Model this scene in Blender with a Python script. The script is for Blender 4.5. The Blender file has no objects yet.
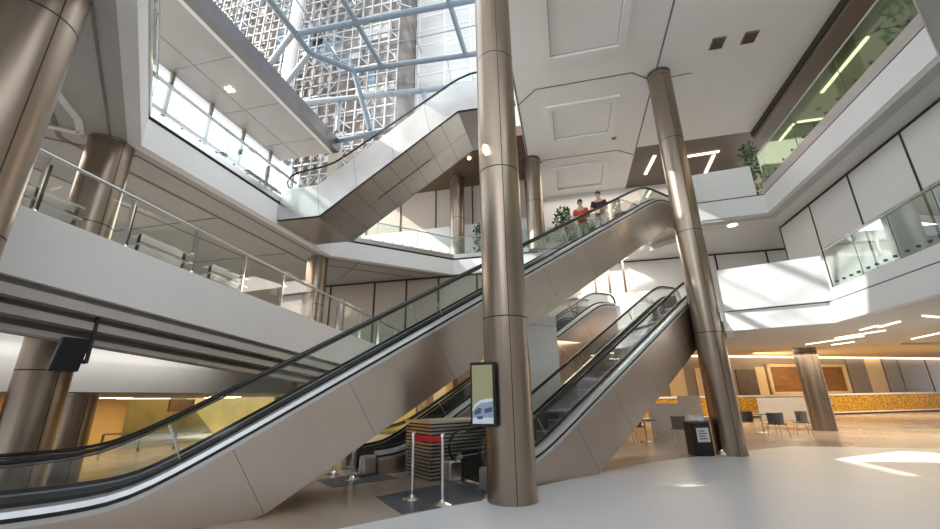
import bpy, bmesh, math, random
from mathutils import Vector, Matrix, Quaternion
random.seed(7)
S = bpy.context.scene
COL = S.collection
PI = math.pi

# ------------------------------------------------------------------ materials
def newmat(name):
    m = bpy.data.materials.new(name); m.use_nodes = True
    return m, m.node_tree.nodes, m.node_tree.links, m.node_tree.nodes['Principled BSDF']

def pmat(name, col, rough=0.5, metal=0.0, var=0.06, scale=3.0, stretch=(1, 1, 1), bump=0.0, coat=0.0, bscale=None, rvar=0.0, spec=None):
    """principled surface whose colour drifts a little through noise (procedural)"""
    m, N, L, b = newmat(name)
    tc = N.new('ShaderNodeTexCoord'); mp = N.new('ShaderNodeMapping')
    mp.inputs['Scale'].default_value = stretch
    L.new(tc.outputs['Object'], mp.inputs['Vector'])
    nz = N.new('ShaderNodeTexNoise'); nz.inputs['Scale'].default_value = scale; nz.inputs['Detail'].default_value = 4
    L.new(mp.outputs['Vector'], nz.inputs['Vector'])
    rp = N.new('ShaderNodeValToRGB')
    rp.color_ramp.elements[0].position = 0.3; rp.color_ramp.elements[1].position = 0.7
    rp.color_ramp.elements[0].color = (*[max(0, c * (1 - var)) for c in col], 1)
    rp.color_ramp.elements[1].color = (*[min(1, c * (1 + var)) for c in col], 1)
    L.new(nz.outputs['Fac'], rp.inputs['Fac']); L.new(rp.outputs['Color'], b.inputs['Base Color'])
    b.inputs['Roughness'].default_value = rough; b.inputs['Metallic'].default_value = metal
    if spec is not None: b.inputs['Specular IOR Level'].default_value = spec
    if coat: b.inputs['Coat Weight'].default_value = coat; b.inputs['Coat Roughness'].default_value = 0.12
    if rvar:
        mr = N.new('ShaderNodeMapRange'); mr.inputs['To Min'].default_value = rough - rvar; mr.inputs['To Max'].default_value = rough + rvar
        L.new(nz.outputs['Fac'], mr.inputs['Value']); L.new(mr.outputs['Result'], b.inputs['Roughness'])
    if bump:
        n2 = nz
        if bscale:
            n2 = N.new('ShaderNodeTexNoise'); n2.inputs['Scale'].default_value = bscale; n2.inputs['Detail'].default_value = 3
            L.new(mp.outputs['Vector'], n2.inputs['Vector'])
        bp = N.new('ShaderNodeBump'); bp.inputs['Strength'].default_value = bump; bp.inputs['Distance'].default_value = 0.02
        L.new(n2.outputs['Fac'], bp.inputs['Height']); L.new(bp.outputs['Normal'], b.inputs['Normal'])
    return m

def emat(name, col, strength):
    m, N, L, b = newmat(name)
    b.inputs['Base Color'].default_value = (*col, 1)
    b.inputs['Emission Color'].default_value = (*col, 1); b.inputs['Emission Strength'].default_value = strength
    return m

def glassmat(name, tint, refl=0.06, rough=0.02):
    m = bpy.data.materials.new(name); m.use_nodes = True
    N, L = m.node_tree.nodes, m.node_tree.links; N.clear()
    out = N.new('ShaderNodeOutputMaterial'); mix = N.new('ShaderNodeMixShader')
    tr = N.new('ShaderNodeBsdfTransparent'); gl = N.new('ShaderNodeBsdfGlossy'); gl.inputs['Roughness'].default_value = rough
    fr = N.new('ShaderNodeLayerWeight'); fr.inputs['Blend'].default_value = 0.25
    mr = N.new('ShaderNodeMapRange'); mr.inputs['To Min'].default_value = refl; mr.inputs['To Max'].default_value = 0.55
    tr.inputs['Color'].default_value = (*tint, 1)
    L.new(fr.outputs['Fresnel'], mr.inputs['Value']); L.new(mr.outputs['Result'], mix.inputs['Fac'])
    L.new(tr.outputs['BSDF'], mix.inputs[1]); L.new(gl.outputs['BSDF'], mix.inputs[2]); L.new(mix.outputs['Shader'], out.inputs['Surface'])
    return m

M = {}
M['white'] = pmat('white plaster', (0.82, 0.815, 0.81), 0.55, var=0.02, scale=0.8)
M['white_gloss'] = pmat('white gloss panel', (0.72, 0.72, 0.725), 0.22, var=0.02, scale=0.7, coat=0.3)
M['ceiling'] = pmat('ceiling paint', (0.82, 0.81, 0.795), 0.6, var=0.03, scale=0.4)
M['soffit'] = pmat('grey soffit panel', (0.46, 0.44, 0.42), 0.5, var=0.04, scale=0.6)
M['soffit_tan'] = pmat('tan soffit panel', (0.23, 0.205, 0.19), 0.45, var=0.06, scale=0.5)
M['joint'] = pmat('dark joint', (0.035, 0.03, 0.028), 0.7)
M['joint_grey'] = pmat('grey joint', (0.22, 0.21, 0.2), 0.7)
M['panel_tan'] = pmat('tan wall panel', (0.44, 0.38, 0.32), 0.45, var=0.05, scale=0.5)
M['panel_white'] = pmat('white wall panel', (0.74, 0.72, 0.70), 0.5, var=0.03, scale=0.5)
M['floor_white'] = pmat('white stone floor', (0.71, 0.73, 0.765), 0.38, var=0.05, scale=0.35, bump=0.02, bscale=1.5, rvar=0.06, spec=0.35)
M['floor_brown'] = pmat('brown floor with reflection tint', (0.42, 0.35, 0.295), 0.2, var=0.14, scale=0.5, rvar=0.05)
M['floor_dark'] = pmat('dark granite', (0.075, 0.085, 0.105), 0.35, var=0.25, scale=14)
M['bronze'] = pmat('bronze steel cladding', (0.35, 0.285, 0.23), 0.32, 1.0, var=0.06, scale=2.5, stretch=(6, 6, 0.3), rvar=0.05)
M['truss'] = pmat('brushed truss steel', (0.58, 0.50, 0.435), 0.3, 1.0, var=0.07, scale=0.9, bump=0.05, rvar=0.06)
M['steel'] = pmat('stainless steel', (0.66, 0.655, 0.65), 0.3, 1.0, var=0.05, scale=2, rvar=0.04)
M['deck_steel'] = pmat('satin deck steel', (0.66, 0.68, 0.70), 0.35, 0.6, var=0.04)
M['steel_dark'] = pmat('dark steel', (0.11, 0.105, 0.105), 0.4, 0.8, var=0.1)
M['chrome'] = pmat('polished chrome', (0.8, 0.8, 0.8), 0.12, 1.0, var=0.02)
M['black'] = pmat('black plastic', (0.012, 0.012, 0.014), 0.35, var=0.2)
M['rubber'] = pmat('black handrail rubber', (0.014, 0.014, 0.015), 0.3, var=0.2)
M['step'] = pmat('ribbed step metal', (0.26, 0.245, 0.24), 0.45, 0.4, var=0.1, scale=30, stretch=(1, 1, 8))
M['tube'] = pmat('blue grey painted steel', (0.16, 0.205, 0.25), 0.4, var=0.04)
M['tube_white'] = pmat('white painted steel', (0.30, 0.335, 0.36), 0.4, var=0.03)
M['glass'] = glassmat('balustrade glass', (0.90, 0.96, 0.945), 0.05)
M['glass_green'] = glassmat('green balustrade glass', (0.78, 0.9, 0.74), 0.05)
M['glass_clear'] = glassmat('roof glazing', (0.93, 0.97, 1.0), 0.05)
def frosted():
    m = bpy.data.materials.new('frosted glazing'); m.use_nodes = True
    N, L = m.node_tree.nodes, m.node_tree.links; N.clear()
    out = N.new('ShaderNodeOutputMaterial'); mix = N.new('ShaderNodeMixShader'); tr = N.new('ShaderNodeBsdfTransparent'); tl = N.new('ShaderNodeBsdfTranslucent')
    tl.inputs['Color'].default_value = (0.6, 0.63, 0.66, 1); mix.inputs['Fac'].default_value = 0.8
    L.new(tr.outputs['BSDF'], mix.inputs[1]); L.new(tl.outputs['BSDF'], mix.inputs[2]); L.new(mix.outputs['Shader'], out.inputs['Surface'])
    return m
M['frosted'] = frosted()
M['gold'] = pmat('gold mosaic', (0.55, 0.30, 0.035), 0.35, 0.25, var=0.75, scale=9, bump=0.1)
M['wood_brown'] = pmat('amber wood panel', (0.24, 0.095, 0.012), 0.35, var=0.2, scale=1.2, stretch=(1, 1, 4))
M['cream'] = pmat('cream paint', (0.72, 0.56, 0.33), 0.5, var=0.05)
M['yellow_wall'] = pmat('yellow plaster', (0.74, 0.50, 0.20), 0.6, var=0.06, scale=0.5)
M['olive_wall'] = pmat('ochre plaster', (0.30, 0.20, 0.045), 0.5, var=0.2, scale=0.6)
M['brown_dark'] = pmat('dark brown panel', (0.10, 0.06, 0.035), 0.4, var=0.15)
M['grey_panel'] = pmat('grey brown panel', (0.26, 0.215, 0.18), 0.4, var=0.06, scale=0.6)
M['grey_plastic'] = pmat('grey moulded plastic', (0.15, 0.15, 0.16), 0.5)
M['red'] = pmat('red belt webbing', (0.50, 0.015, 0.03), 0.6, var=0.1, scale=20)
M['slat'] = pmat('bronze slat', (0.72, 0.67, 0.60), 0.28, 0.9, var=0.08)
M['tower'] = pmat('tower infill', (0.115, 0.09, 0.075), 0.5, var=0.7, scale=0.35)
M['tower_white'] = pmat('tower lattice paint', (0.27, 0.265, 0.26), 0.5, var=0.15, scale=0.6)
M['tower_pale'] = pmat('pale tower cladding', (0.40, 0.385, 0.365), 0.5, var=0.1, scale=0.2)
M['tower_blue'] = pmat('tower blue glass', (0.13, 0.16, 0.2), 0.3, 0.0, var=0.3, scale=0.3)
M['leaf'] = pmat('leaf green', (0.055, 0.13, 0.035), 0.5, var=0.55, scale=5)
M['pot'] = pmat('planter grey', (0.30, 0.29, 0.28), 0.6)
M['skin'] = pmat('skin', (0.55, 0.33, 0.24), 0.5, var=0.05)
M['hair'] = pmat('dark hair', (0.03, 0.02, 0.014), 0.5, var=0.2)
M['shirt_red'] = pmat('red cotton', (0.52, 0.06, 0.035), 0.8, var=0.1, scale=8)
M['shirt_dark'] = pmat('dark maroon cotton', (0.045, 0.016, 0.022), 0.8, var=0.2, scale=8)
M['trousers_white'] = pmat('white cotton', (0.75, 0.74, 0.72), 0.8, var=0.04, scale=8)
M['trousers_pale'] = pmat('pale green cotton', (0.55, 0.62, 0.55), 0.8, var=0.05, scale=8)
M['eye'] = pmat('eye', (0.02, 0.02, 0.02), 0.2)
M['paper'] = pmat('white card', (0.75, 0.74, 0.75), 0.6, var=0.04, scale=6)
M['brown_lobby'] = pmat('brown lobby wall', (0.24, 0.215, 0.195), 0.5, var=0.1, scale=0.4)
M['brown_mid'] = pmat('brown interior finish', (0.17, 0.125, 0.095), 0.5, var=0.1, scale=0.5)
M['lamp_white'] = emat('lamp white', (1.0, 0.90, 0.74), 2.2)
M['lamp_warm'] = emat('lamp warm', (1.0, 0.80, 0.52), 3.0)
M['lamp_spot'] = emat('lamp spot', (1.0, 0.72, 0.45), 25.0)

# ------------------------------------------------------------------ mesh builder
class MB:
    def __init__(s): s.v = []; s.f = []
    def add(s, vs, fs):
        o = len(s.v); s.v += [tuple(v) for v in vs]; s.f += [tuple(i + o for i in f) for f in fs]; return s
    def par(s, o, a, b, c):
        """parallelepiped from a corner and three edge vectors"""
        o, a, b, c = Vector(o), Vector(a), Vector(b), Vector(c)
        if a.cross(b).dot(c) < 0: a, b = b, a
        vs = [o, o + a, o + a + b, o + b, o + c, o + a + c, o + a + b + c, o + b + c]
        return s.add(vs, [(3, 2, 1, 0), (4, 5, 6, 7), (0, 1, 5, 4), (1, 2, 6, 5), (2, 3, 7, 6), (3, 0, 4, 7)])
    def box(s, c, size, rz=0.0):
        ca, sa = math.cos(rz), math.sin(rz); x, y, z = size
        a, b = Vector((ca * x, sa * x, 0)), Vector((-sa * y, ca * y, 0))
        return s.par(Vector(c) - a / 2 - b / 2 - Vector((0, 0, z / 2)), a, b, (0, 0, z))
    def prism(s, poly, vec):
        vec = Vector(vec); poly = [Vector(p) for p in poly]; n = len(poly)
        nn = Vector((0, 0, 0))
        for i in range(n): nn += poly[i].cross(poly[(i + 1) % n])
        if nn.dot(vec) > 0: poly = poly[::-1]
        vs = poly + [p + vec for p in poly]
        fs = [tuple(range(n)), tuple(range(2 * n - 1, n - 1, -1))] + [(i, i + n, (i + 1) % n + n, (i + 1) % n) for i in range(n)]
        return s.add(vs, fs)
    def slab(s, poly2, z0, z1): return s.prism([(x, y, z0) for x, y in poly2], (0, 0, z1 - z0))
    def tube(s, pts, r, n=10, closed=False, ry=None):
        pts = [Vector(p) for p in pts]; k = len(pts); ry = ry or r
        up = Vector((0, 0, 1)); rings = []
        for i in range(k):
            if closed: t = pts[(i + 1) % k] - pts[i - 1]
            else: t = pts[min(i + 1, k - 1)] - pts[max(i - 1, 0)]
            t.normalize(); u = up if abs(t.dot(up)) < 0.98 else Vector((0.6, 0.8, 0))
            if i and abs(t.dot(up)) >= 0.98: u = rings_u
            a = t.cross(u); a.normalize(); b = a.cross(t); rings_u = b
            rings.append([pts[i] + a * (r * math.cos(2 * PI * j / n)) + b * (ry * math.sin(2 * PI * j / n)) for j in range(n)])
        vs = [v for g in rings for v in g]; fs = []
        for i in range(k if closed else k - 1):
            i2 = (i + 1) % k
            fs += [(i * n + j, i * n + (j + 1) % n, i2 * n + (j + 1) % n, i2 * n + j) for j in range(n)]
        if not closed: fs += [tuple(range(n - 1, -1, -1)), tuple((k - 1) * n + j for j in range(n))]
        return s.add(vs, fs)
    def lathe(s, c, prof, n=32):
        c = Vector(c); vs = []; fs = []
        for r, z in prof: vs += [c + Vector((r * math.cos(2 * PI * j / n), r * math.sin(2 * PI * j / n), z)) for j in range(n)]
        for i in range(len(prof) - 1):
            fs += [(i * n + j, i * n + (j + 1) % n, (i + 1) * n + (j + 1) % n, (i + 1) * n + j) for j in range(n)]
        fs += [tuple(range(n - 1, -1, -1)), tuple((len(prof) - 1) * n + j for j in range(n))]
        return s.add(vs, fs)
    def sweep(s, pts, n_vec, prof):
        """sweep a 2D profile (across n_vec, along z) along points: constant section"""
        n_vec = Vector(n_vec); k = len(prof); vs = []
        for p in pts: vs += [Vector(p) + n_vec * a + Vector((0, 0, b)) for a, b in prof]
        fs = []
        for i in range(len(pts) - 1):
            fs += [(i * k + j, i * k + (j + 1) % k, (i + 1) * k + (j + 1) % k, (i + 1) * k + j) for j in range(k)]
        fs += [tuple(range(k - 1, -1, -1)), tuple((len(pts) - 1) * k + j for j in range(k))]
        return s.add(vs, fs)

def obj(name, mb, mat, parent=None, smooth=False, bevel=0.0):
    me = bpy.data.meshes.new(name); me.from_pydata(mb.v, [], mb.f); me.update()
    bm = bmesh.new(); bm.from_mesh(me); bmesh.ops.recalc_face_normals(bm, faces=bm.faces); bm.to_mesh(me); bm.free()
    o = bpy.data.objects.new(name, me); COL.objects.link(o)
    me.materials.append(M[mat] if isinstance(mat, str) else mat)
    if smooth:
        for p in me.polygons: p.use_smooth = True
        me.set_sharp_from_angle(angle=math.radians(40))
    if bevel:
        b = o.modifiers.new('bevel', 'BEVEL'); b.width = bevel; b.segments = 2; b.limit_method = 'ANGLE'
    if parent is not None:
        o.parent = parent; o.matrix_parent_inverse = wmat(parent).inverted()
    return o

def merge(o, mb, mat):
    """add surface detail (seams, bolts, pattern) to a part's own mesh under a second material"""
    me = o.data; k = len(me.materials); me.materials.append(M[mat] if isinstance(mat, str) else mat)
    m2 = bpy.data.meshes.new('tmp'); m2.from_pydata(mb.v, [], mb.f); m2.update()
    bm = bmesh.new(); bm.from_mesh(m2); bmesh.ops.recalc_face_normals(bm, faces=bm.faces); n0 = len(me.polygons); bm.to_mesh(m2); bm.free()
    for q in m2.polygons: q.material_index = k
    bm = bmesh.new(); bm.from_mesh(me); bm.from_mesh(m2); bm.to_mesh(me); bm.free(); bpy.data.meshes.remove(m2)
    return o

def wmat(o):
    m = o.matrix_basis.copy()
    if o.parent: m = wmat(o.parent) @ o.matrix_parent_inverse @ m
    return m

def thing(name, label, cat, loc=(0, 0, 0), group=None):
    o = bpy.data.objects.new(name, None); COL.objects.link(o); o.location = loc; o.empty_display_size = 0.2
    o['label'] = label; o['category'] = cat
    if group: o['group'] = group
    return o
def tag(o, label, cat, group=None):
    o['label'] = label; o['category'] = cat
    if group: o['group'] = group
    return o
def struct(name, mb, mat, parent=None):
    o = obj(name, mb, mat, parent)
    if parent is None: o['kind'] = 'structure'
    return o
def dup(root, offset, label, rz=0.0):
    r = root.copy(); COL.objects.link(r); r.location = Vector(root.location) + Vector(offset); r.rotation_euler = (0, 0, rz); r['label'] = label
    for ch in list(root.children):
        c = ch.copy(); COL.objects.link(c); c.parent = r
        for g in list(ch.children):
            q = g.copy(); COL.objects.link(q); q.parent = c
    return r

# ------------------------------------------------------------------ camera
def camera():
    pitch, roll, yaw = math.radians(17.9594), math.radians(-0.9145), math.radians(13.0)
    c, s = math.cos(pitch), math.sin(pitch); cr, sr = math.cos(roll), math.sin(roll)
    r, up, fw = Vector((1, 0, 0)), Vector((0, -s, c)), Vector((0, c, s))
    r2 = cr * r + sr * up; u2 = -sr * r + cr * up
    R = Matrix.Rotation(yaw, 3, 'Z')
    r2, u2, b2 = R @ r2, R @ u2, R @ (-fw)
    cam = bpy.data.cameras.new('camera'); o = bpy.data.objects.new('camera', cam); COL.objects.link(o)
    m = Matrix(((r2.x, u2.x, b2.x, 0), (r2.y, u2.y, b2.y, 0), (r2.z, u2.z, b2.z, 1.6), (0, 0, 0, 1)))
    o.matrix_world = m
    cam.sensor_width = 36; cam.lens = 36 * 409.2 / 940; cam.clip_start = 0.05; cam.clip_end = 400
    S.camera = o
camera()

# ------------------------------------------------------------------ levels and key lines
L1, L2, TOP = 4.1, 8.0, 12.8
AE = math.radians(42.31)
D = Vector((math.sin(AE), math.cos(AE), 0)); NF = Vector((-D.y, D.x, 0))   # along the escalators, and away from the camera

# ------------------------------------------------------------------ floors
# white stone plaza, brown finish beyond its edge, with warm wall reflections put into that colour; everything left of the first escalator is sunken
edge = [(-7.9, -1.5), (-3.06, 5.59), (-1.73, 7.22), (-0.72, 8.62), (0.58, 10.44), (1.9, 12.0), (4.5, 14.2), (6.5, 15.8), (12.0, 15.2), (40.0, 13.0)]
mb = MB(); mb.slab([(-7.9, -14), (40, -14)] + edge[::-1], -0.3, 0.0); struct('floor', mb, 'floor_white')
mb = MB(); mb.slab(edge + [(40, 60), (-3.5, 60), (-3.5, 14.4), (-12.6, 4.6), (-12.6, -1.5)], -0.3, 0.0)
struct('floor_stone', mb, 'floor_brown').name = 'floor_back'
mb = MB(); mb.slab([(-60, -14), (-12.6, -14), (-12.6, 4.6), (-3.5, 14.4), (-3.5, 60), (-60, 60)], -1.5, -1.2); struct('floor_lower', mb, 'floor_brown')
mb = MB(); mb.slab([(-12.6, 4.6), (-3.5, 14.4), (-3.5, 14.3), (-12.5, 4.6)], -1.2, -0.3)
mb.slab([(-3.5, 14.4), (-3.4, 14.4), (-3.4, 60), (-3.5, 60)], -1.2, -0.3); struct('wall_step', mb, 'floor_brown')

# ------------------------------------------------------------------ columns
def column(cx, cy, z0, z1, r, joints, label, seam_ang, name='column'):
    t = thing(name, label, 'column', (cx, cy, z0))
    mb = MB(); zs = [z0] + joints + [z1]
    prof = [(r, z0)]
    for z in joints: prof += [(r, z - 0.012), (r - 0.012, z - 0.008), (r - 0.012, z + 0.008), (r, z + 0.012)]
    prof += [(r, z1)]
    mb.lathe((cx, cy, 0), prof, 64); obj('shaft', mb, 'bronze', t, smooth=True)
    for z in joints:
        mb = MB(); mb.lathe((cx, cy, 0), [(r - 0.02, z - 0.011), (r + 0.001, z - 0.011), (r + 0.001, z + 0.011), (r - 0.02, z + 0.011)], 64); obj('ring_joint', mb, 'joint', t, smooth=True)
    mb = MB()
    for a in seam_ang:
        ux, uy = math.cos(a), math.sin(a)
        mb.par((cx + ux * (r - 0.015) + uy * 0.007, cy + uy * (r - 0.015) - ux * 0.007, z0), (-uy * 0.014, ux * 0.014, 0), (ux * 0.017, uy * 0.017, 0), (0, 0, z1 - z0))
    obj('seam', mb, 'joint', t)
    mb = MB(); mb.lathe((cx, cy, 0), [(r + 0.004, z1 - 0.12), (r + 0.012, z1 - 0.1), (r + 0.012, z1 - 0.02)], 64); obj('collar', mb, 'steel_dark' if z1 > 12 else 'bronze', t, smooth=True)
    return t
def face(cx, cy, off=0.0): return math.atan2(-cy, -cx) + off
column(-1.07, 7.42, 0, 13.4, 0.405, [2.95, 5.95, 8.8, 11.7], 'tall bronze steel column nearest the camera with a display on its side', [face(-1.07, 7.42, 0.18), face(-1.07, 7.42, 2.3)])
column(4.12, 13.5, 0, 12.8, 0.39, [3.3, 6.5, 9.9, 12.55], 'tall bronze column right of the short escalator, streaked with sunlight', [face(4.12, 13.5, 0.45), face(4.12, 13.5, 2.6)])
column(10.55, 22.05, 0, 3.6, 0.44, [3.3], 'short bronze column standing before the gold mosaic counter', [face(10.55, 22.05, 0.55), face(10.55, 22.05, 2.6)])
column(-6.43, 2.72, -1.2, 7.3, 0.42, [0.4, 3.4, 6.35], 'large bronze column at the left edge of the view', [face(-6.43, 2.72, 0.42), face(-6.43, 2.72, 2.6)])
column(-9.74, 5.98, -1.2, 7.3, 0.41, [2.2, 5.2], 'bronze column rising behind the sloping glass railing on the left gallery', [face(-9.74, 5.98, 0.5), face(-9.74, 5.98, 2.8)])
column(-12.75, 8.75, -1.2, 1.9, 0.41, [], 'dark column holding up the low soffit in front of the yellow room', [face(-12.75, 8.75, 0.45)])
column(-9.8, 14.3, -1.2, 7.3, 0.41, [2.2, 5.2], 'bronze column on the left gallery under the chamfered slab corner', [face(-9.8, 14.3, 0.4)])
column(-0.95, 18.05, L2, 12.8, 0.41, [10.4], 'bronze column on the upper floor beside the bushy plant', [face(-0.95, 18.05, 0.1)])
column(-5.0, 18.9, L2, 12.8, 0.38, [10.4], 'pale column on the upper floor behind the mid glass railing', [face(-5.0, 18.9, 0.2)])

# ------------------------------------------------------------------ escalators
def esc(name, label, P0, hb, hd, hh, k, lo_floor, hi_floor, s_lo, s_hi, width, seam_step, seam_off, steps_from, steps_to, glass_first, glass_step=2.3, truss_bottom_min=0.0):
    P0 = Vector(P0); t = thing(name, label, 'escalator', P0 + D * 0)
    def soft(v, lo, hi, w=0.45):
        # smooth clamp
        def smax(a, b): return (a + b + math.sqrt((a - b) ** 2 + w * w * 0.25)) / 2
        def smin(a, b): return (a + b - math.sqrt((a - b) ** 2 + w * w * 0.25)) / 2
        return smin(smax(v, lo), hi)
    N = 90
    ss = [s_lo + (s_hi - s_lo) * i / N for i in range(N + 1)]
    zb = lambda s: min(max(hb + k * s, truss_bottom_min), hi_floor - 0.6)
    dlo = lo_floor + (hd - (hh - 0.95)) ; dhi = hi_floor + (hd - (hh - 0.95))
    dlo = max(dlo, lo_floor + 0.36); dhi = max(dhi, hi_floor + 0.5)
    zd = lambda s: soft(hd + k * s, dlo, dhi)
    zh = lambda s: soft(hh + k * s, lo_floor + 0.93, hi_floor + 0.95)
    P = lambda s, o, z: P0 + D * s + NF * o + Vector((0, 0, z))
    s_floor = -hb / k
    # side cladding, near and far
    for o0, o1, nm in ((0.0, 0.05, 'side_cladding'), (width - 0.05, width, 'side_cladding')):
        mb = MB(); vs = []
        for s in ss:
            vs += [P(s, o0, zb(s)), P(s, o0, zd(s) - 0.1), P(s, o1, zb(s)), P(s, o1, zd(s) - 0.1)]
        fs = []
        for i in range(N):
            a = i * 4; b = a + 4
            fs += [(a, b, b + 1, a + 1), (a + 2, a + 3, b + 3, b + 2), (a + 1, b + 1, b + 3, a + 3), (a, a + 2, b + 2, b)]
        fs += [(0, 1, 3, 2), (N * 4, N * 4 + 2, N * 4 + 3, N * 4 + 1)]
        mb.add(vs, fs); sc = obj(nm, mb, 'truss', t)
        if o0 == 0.0:
            # seams of the cladding, square to the slope
            mb = MB(); cs = 1 / math.sqrt(1 + k * k); sn = k * cs
            u = seam_off
            while True:
                # line through (s0, z0) on bottom line going perpendicular (-sn, cs)
                s0 = u; z0 = hb + k * s0
                if s0 > s_hi - 1: break
                if z0 + 0.9 > hi_floor: break
                hgt = (hd - 0.1 - hb) * cs
                a0, a1 = 0.0, hgt
                if z0 < truss_bottom_min: a0 = (truss_bottom_min - z0) / cs
                if a0 < a1 - 0.1:
                    p = P(s0 - sn * a0, -0.0015, z0 + cs * a0); q = P(s0 - sn * a1, -0.0015, z0 + cs * a1)
                    mb.par(p, D * (0.012 * cs) + Vector((0, 0, 0.012 * sn)), q - p, NF * 0.01)
                u += seam_step
            merge(sc, mb, 'joint_grey')
    # underside
    mb = MB(); pts = [P(s, 0.05, zb(s)) for s in ss]
    mb.sweep(pts, NF, [(0, 0), (width - 0.1, 0), (width - 0.1, 0.04), (0, 0.04)]); obj('underside', mb, 'truss', t)
    # decks: bright outer trim, dark gap, pale inner deck
    for o, sg in ((0.0, 1), (width, -1)):
        mb = MB(); mb.sweep([P(s, o, zd(s)) for s in ss], NF * sg, [(-0.012, -0.1), (0.05, -0.1), (0.05, -0.04), (-0.012, -0.04)]); dk = obj('deck', mb, 'deck_steel', t)
        mb = MB(); mb.sweep([P(s, o, zd(s)) for s in ss], NF * sg, [(0.012, -0.045), (0.1, -0.045), (0.1, 0.012), (0.012, 0.012)]); obj('shadow_gap', mb, 'black', dk)
        mb = MB(); mb.sweep([P(s, o, zd(s)) for s in ss], NF * sg, [(0.0, 0.01), (0.235, 0.01), (0.235, 0.08), (0.19, 0.09), (0.02, 0.075)]); obj('deck_trim', mb, 'deck_steel', dk)
        mb = MB(); mb.sweep([P(s, o, zd(s)) for s in ss], NF * sg, [(0.185, 0.085), (0.235, 0.085), (0.235, 0.14), (0.185, 0.14)]); obj('glass_shoe', mb, 'black', dk)
        # inner skirt
        mb = MB(); mb.sweep([P(s, o, zd(s)) for s in ss], NF * sg, [(0.235, -0.5), (0.255, -0.5), (0.255, 0.06), (0.235, 0.06)]); obj('skirt', mb, 'steel_dark', t)
        # glass with open joints
        mb = MB(); s = s_lo + 0.1; cuts = [s_lo + 0.1] + [glass_first + glass_step * i for i in range(9) if glass_first + glass_step * i < s_hi - 0.3] + [s_hi - 0.1]
        og = o + sg * 0.21
        for s, e in zip(cuts[:-1], cuts[1:]):
            q = 24
            a = [s + 0.008 + (e - s - 0.016) * i / q for i in range(q + 1)]
            vs = []
            for x in a: vs += [P(x, og, zd(x) + 0.08), P(x, og, zh(x) - 0.03)]
            mb.add(vs, [(2 * i, 2 * i + 2, 2 * i + 3, 2 * i + 1) for i in range(q)])
        gb = obj('glass_balustrade', mb, 'glass', t)
        # glass joint edges
        mb = MB(); s = glass_first
        while s < s_hi - 0.3:
            p = P(s, og - 0.006, zd(s) + 0.05); q2 = P(s - 0.25 if zh(s) > lo_floor + 1.1 else s, og - 0.006, zh(s - 0.25 if zh(s) > lo_floor + 1.1 else s) - 0.03)
            mb.par(p, D * 0.018, q2 - p, NF * 0.012); s += glass_step
        merge(gb, mb, 'steel')
        # handrail with newel returns
        pts = []
        r = 0.32
        for i in range(9):
            a = PI * 1.45 - (PI * 0.95) * i / 8.0
            pts.append(P(s_lo + r * math.cos(a), og, zh(s_lo) - r + r * math.sin(a)))
        pts += [P(x, og, zh(x)) for x in ss[1:-1]]
        for i in range(9):
            a = PI / 2 - (PI * 0.95) * i / 8.0
            pts.append(P(s_hi + r * math.cos(a), og, zh(s_hi) - r + r * math.sin(a)))
        mb = MB(); mb.tube(pts, 0.036, 10, ry=0.025); hr = obj('handrail', mb, 'rubber', t, smooth=True)
        mb = MB(); mb.tube([p - Vector((0, 0, 0.045)) for p in pts[9:-9]], 0.014, 8); obj('handrail_guide', mb, 'steel_dark', hr, smooth=True)
        # newel glass ends
        for sx, sg2 in ((s_lo, -1), (s_hi, 1)):
            mb = MB(); c = P(sx, og, zh(sx) - r); arc = [c + D * (sg2 * (r - 0.02) * math.sin(a)) + Vector((0, 0, (r - 0.02) * math.cos(a))) for a in [PI * i / 12 for i in range(11)]]
            arc += [P(sx + sg2 * 0.08, og, zd(sx) + 0.05), P(sx - sg2 * 0.12, og, zd(sx) + 0.05), P(sx - sg2 * 0.12, og, zh(sx) - 0.02)]
            mb.add(arc, [tuple(range(len(arc)))]); obj('newel_glass', mb, 'glass', t)
            # rounded end cap of the deck
            mb = MB(); c = P(sx, o + sg * 0.12, 0); mb.par(P(sx, o, lo_floor if sg2 < 0 else hi_floor), D * (sg2 * 0.35), NF * (sg * 0.25), Vector((0, 0, (zd(sx) + 0.02) - (lo_floor if sg2 < 0 else hi_floor))))
            obj('newel_base', mb, 'steel', t, bevel=0.06)
    # steps
    s = steps_from
    while s < steps_to:
        z = hd + k * s - (0.42 if hi_floor > 6 else 0.24)
        mb = MB(); mb.par(P(s, 0.27, z - 0.25), D * 0.4, NF * (width - 0.54), Vector((0, 0, 0.25)))
        st = obj('step', mb, 'step', t)
        mb = MB(); mb.par(P(s - 0.004, 0.27, z - 0.03), D * 0.03, NF * (width - 0.54), Vector((0, 0, 0.034))); obj('step_nosing', mb, 'slat', st)
        s += 0.4
    # landing plates
    mb = MB(); mb.par(P(s_lo - 0.25, 0.02, lo_floor), D * 1.15, NF * (width - 0.04), Vector((0, 0, 0.012))); obj('floor_plate', mb, 'steel', t)
    mb = MB(); mb.par(P(s_hi - 1.2, 0.27, hi_floor - 0.1), D * 1.4, NF * (width - 0.54), Vector((0, 0, 0.11))); obj('floor_plate', mb, 'steel', t)
    return t, P

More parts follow.
